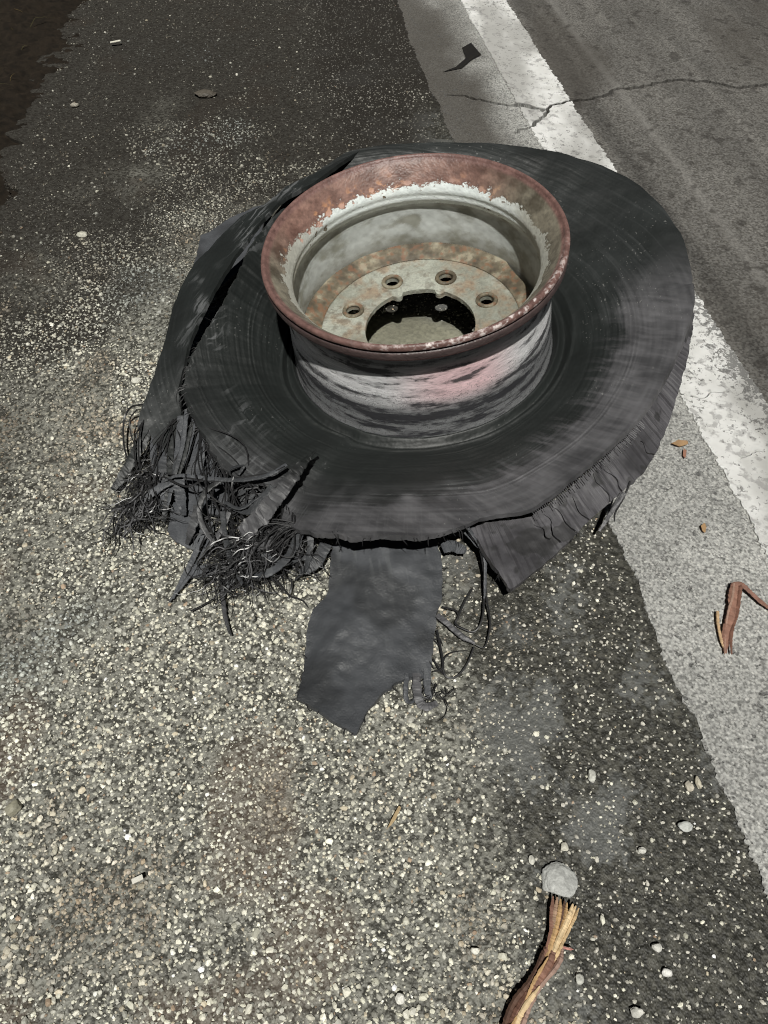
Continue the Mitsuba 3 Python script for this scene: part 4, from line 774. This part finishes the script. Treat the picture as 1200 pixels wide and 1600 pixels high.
leaf('dry_leaf_004', [(0.0038, 0.3329, 0.008), (0.0134, 0.3502, 0.012), (0.0233, 0.3677, 0.01), (0.0262, 0.3642, 0.009), (0.0153, 0.3439, 0.008)], (.40, .30, .17), 'thin straw coloured blade on the gravel left of the dark band', 'blade of grass', seed=8)

def stone(key, px, size, col, label, seed, cat='stone', flat=1.0):
    m = rock((px[0], px[1], size[2] * .22 * flat), size, seed, 4 if size[0] > .03 else 3)
    v = np.asarray(m.vertices)
    c = np.asarray(col) * (1 + .9 * ngrid(v, 110, seed))[:, None] * (1 + .5 * ngrid(v, 420, seed + 1, 2))[:, None]
    scene[key] = mikit.ply(m, 'mat_stone', smooth=False, color=np.clip(c, .02, .85)) if False else mikit.ply(m, 'mat_stone', smooth=True, color=np.clip(c, .02, .85))
    labels[key] = {'label': label, 'category': cat}
STONES = [(0.252, 0.2625, 0.052, 0.05, 0.016, (0.36, 0.365, 0.35), 'large grey stone touching the frayed end of the stick'), (0.2662, 0.3095, 0.014, 0.014, 0.01, (0.56, 0.54, 0.46), 'small square cream stone just above the large grey stone'), (0.216, 0.2918, 0.009, 0.013, 0.008, (0.54, 0.53, 0.47), 'white oval pebble left of the small square cream stone'), (0.3242, 0.4144, 0.016, 0.02, 0.012, (0.5, 0.5, 0.45), 'pale pebble alone high up in the dark band'), (0.473, 0.3986, 0.014, 0.016, 0.01, (0.5, 0.46, 0.38), 'cream pebble paired with a second one beside the pale strip'), (0.4884, 0.4045, 0.01, 0.02, 0.01, (0.52, 0.48, 0.38), 'upright cream pebble, right one of the pair beside the pale strip'), (0.4528, 0.3395, 0.024, 0.018, 0.012, (0.42, 0.43, 0.41), 'flat grey pebble below the cream pair in the dark band'), (0.3804, 0.3051, 0.012, 0.01, 0.009, (0.56, 0.55, 0.5), 'pale pebble right of the large grey stone'), (0.3745, 0.1791, 0.014, 0.013, 0.01, (0.55, 0.54, 0.5), 'pale pebble low in the dark band, right of the stick'), (0.2625, 0.1414, 0.013, 0.013, 0.008, (0.4, 0.4, 0.36), 'round grey pebble close to the right side of the stick'), (0.3059, 0.2129, 0.007, 0.014, 0.007, (0.6, 0.59, 0.5), 'narrow cream pebble to the right of the frayed stick end'), (0.3817, 0.1488, 0.014, 0.012, 0.009, (0.62, 0.61, 0.58), 'pebble below and right of the pale pebble low in the dark band'), (0.3321, 0.1038, 0.02, 0.013, 0.011, (0.5, 0.49, 0.45), 'long white pebble at the bottom edge right of the stick'), (0.0212, 0.1195, 0.013, 0.014, 0.011, (0.62, 0.61, 0.56), 'cream pebble on the gravel near the bottom edge, left of the dark band'), (0.1243, 0.1752, 0.012, 0.01, 0.009, (0.66, 0.65, 0.58), 'white pebble on the edge between gravel and dark band near the bottom'), (-0.5652, 1.3178, 0.024, 0.02, 0.012, (0.58, 0.57, 0.5), 'pale pebble in the gravel left of the peeled strip'), (-0.8316, 1.9064, 0.032, 0.022, 0.014, (0.4, 0.39, 0.33), 'pale pebble on the dark gravel far to the left'), (-1.0448, 2.681, 0.03, 0.022, 0.014, (0.26, 0.24, 0.2), 'lone pebble near the soil in the far left corner'), (-0.616, 2.762, 0.08, 0.05, 0.022, (0.075, 0.065, 0.052), 'flat dirty rock lying on the dark gravel beyond the wheel'), (-0.5642, 0.3657, 0.026, 0.026, 0.014, (0.22, 0.21, 0.16), 'olive stone at the left edge low in the photo')]
for k, (x, y, sx, sy, sz, col, lab) in enumerate(STONES):
    stone('stone' if sx > .03 else f'pebble' if k == 1 else f'pebble_{k:03d}' if sx <= .03 else f'stone_{k:03d}', (x, y), (sx, sy, sz), col, lab, 300 + k) if not (sx > .03 and 'stone' in scene) else stone(f'stone_{k:03d}', (x, y), (sx, sy, sz), col, lab, 300 + k)
cl = np.array([(-0.3607, 0.2605, 0.009), (-0.3465, 0.2673, 0.009)])
m = sweep(cl, [(-.0035, -.001), (.0035, -.001), (.0035, .001), (-.0035, .001)], n=6)
scene['wood_chip'] = mikit.ply(m, 'mat_wood', smooth=False, color=bar_colour(m, (.62, .60, .54), .2, 3)); labels['wood_chip'] = {'label': 'small flat cream chip of wood lying on the gravel at lower left', 'category': 'wood chip'}
cl = np.array([(-1.0284, 3.1678, 0.012), (-0.992, 3.1801, 0.014)])
m = sweep(cl, [(-.005, -.001), (.005, -.001), (.005, .001), (-.005, .001)], n=6)
scene['wood_chip_001'] = mikit.ply(m, 'mat_wood', smooth=False, color=bar_colour(m, (.6, .58, .5), .2, 4)); labels['wood_chip_001'] = {'label': 'thin pale chip of wood on the dark ground at the far upper left', 'category': 'wood chip'}

# dry grass on the soil in the far left corner
rg = np.random.default_rng(9)
bl, bc = [], []
for k in range(700):
    x, y = rg.uniform(-2.4, -.9), rg.uniform(1.6, 4.4)
    if x + SL * y > -.84 - .14 * rg.random(): continue
    L, a, b = rg.uniform(.03, .11), rg.uniform(0, 6.28), rg.uniform(.4, 1.5)
    p0 = np.array([x, y, -.012]); dv = np.array([math.cos(a), math.sin(a), 0])
    m = sweep([p0, p0 + dv * L * .35 * b + [0, 0, L * .5], p0 + dv * L * .9 * b + [0, 0, L * (.7 - .4 * (b - .4))]], [(-.0015, 0), (0, -.0004), (.0015, 0), (0, .0004)], np.array([(1, 1), (.9, .9), (.2, .2)]), n=5)
    bl.append(m); bc.append(np.tile(np.array([(.12, .085, .03), (.07, .065, .025), (.16, .11, .05)][k % 3]) * rg.uniform(.6, 1.1), (len(m.vertices), 1)))
obj('dry_grass', trimesh.util.concatenate(bl), 'mat_wood', False, color=np.vstack(bc), label='sparse dry grass on the soil in the far left corner', category='grass', kind='stuff')
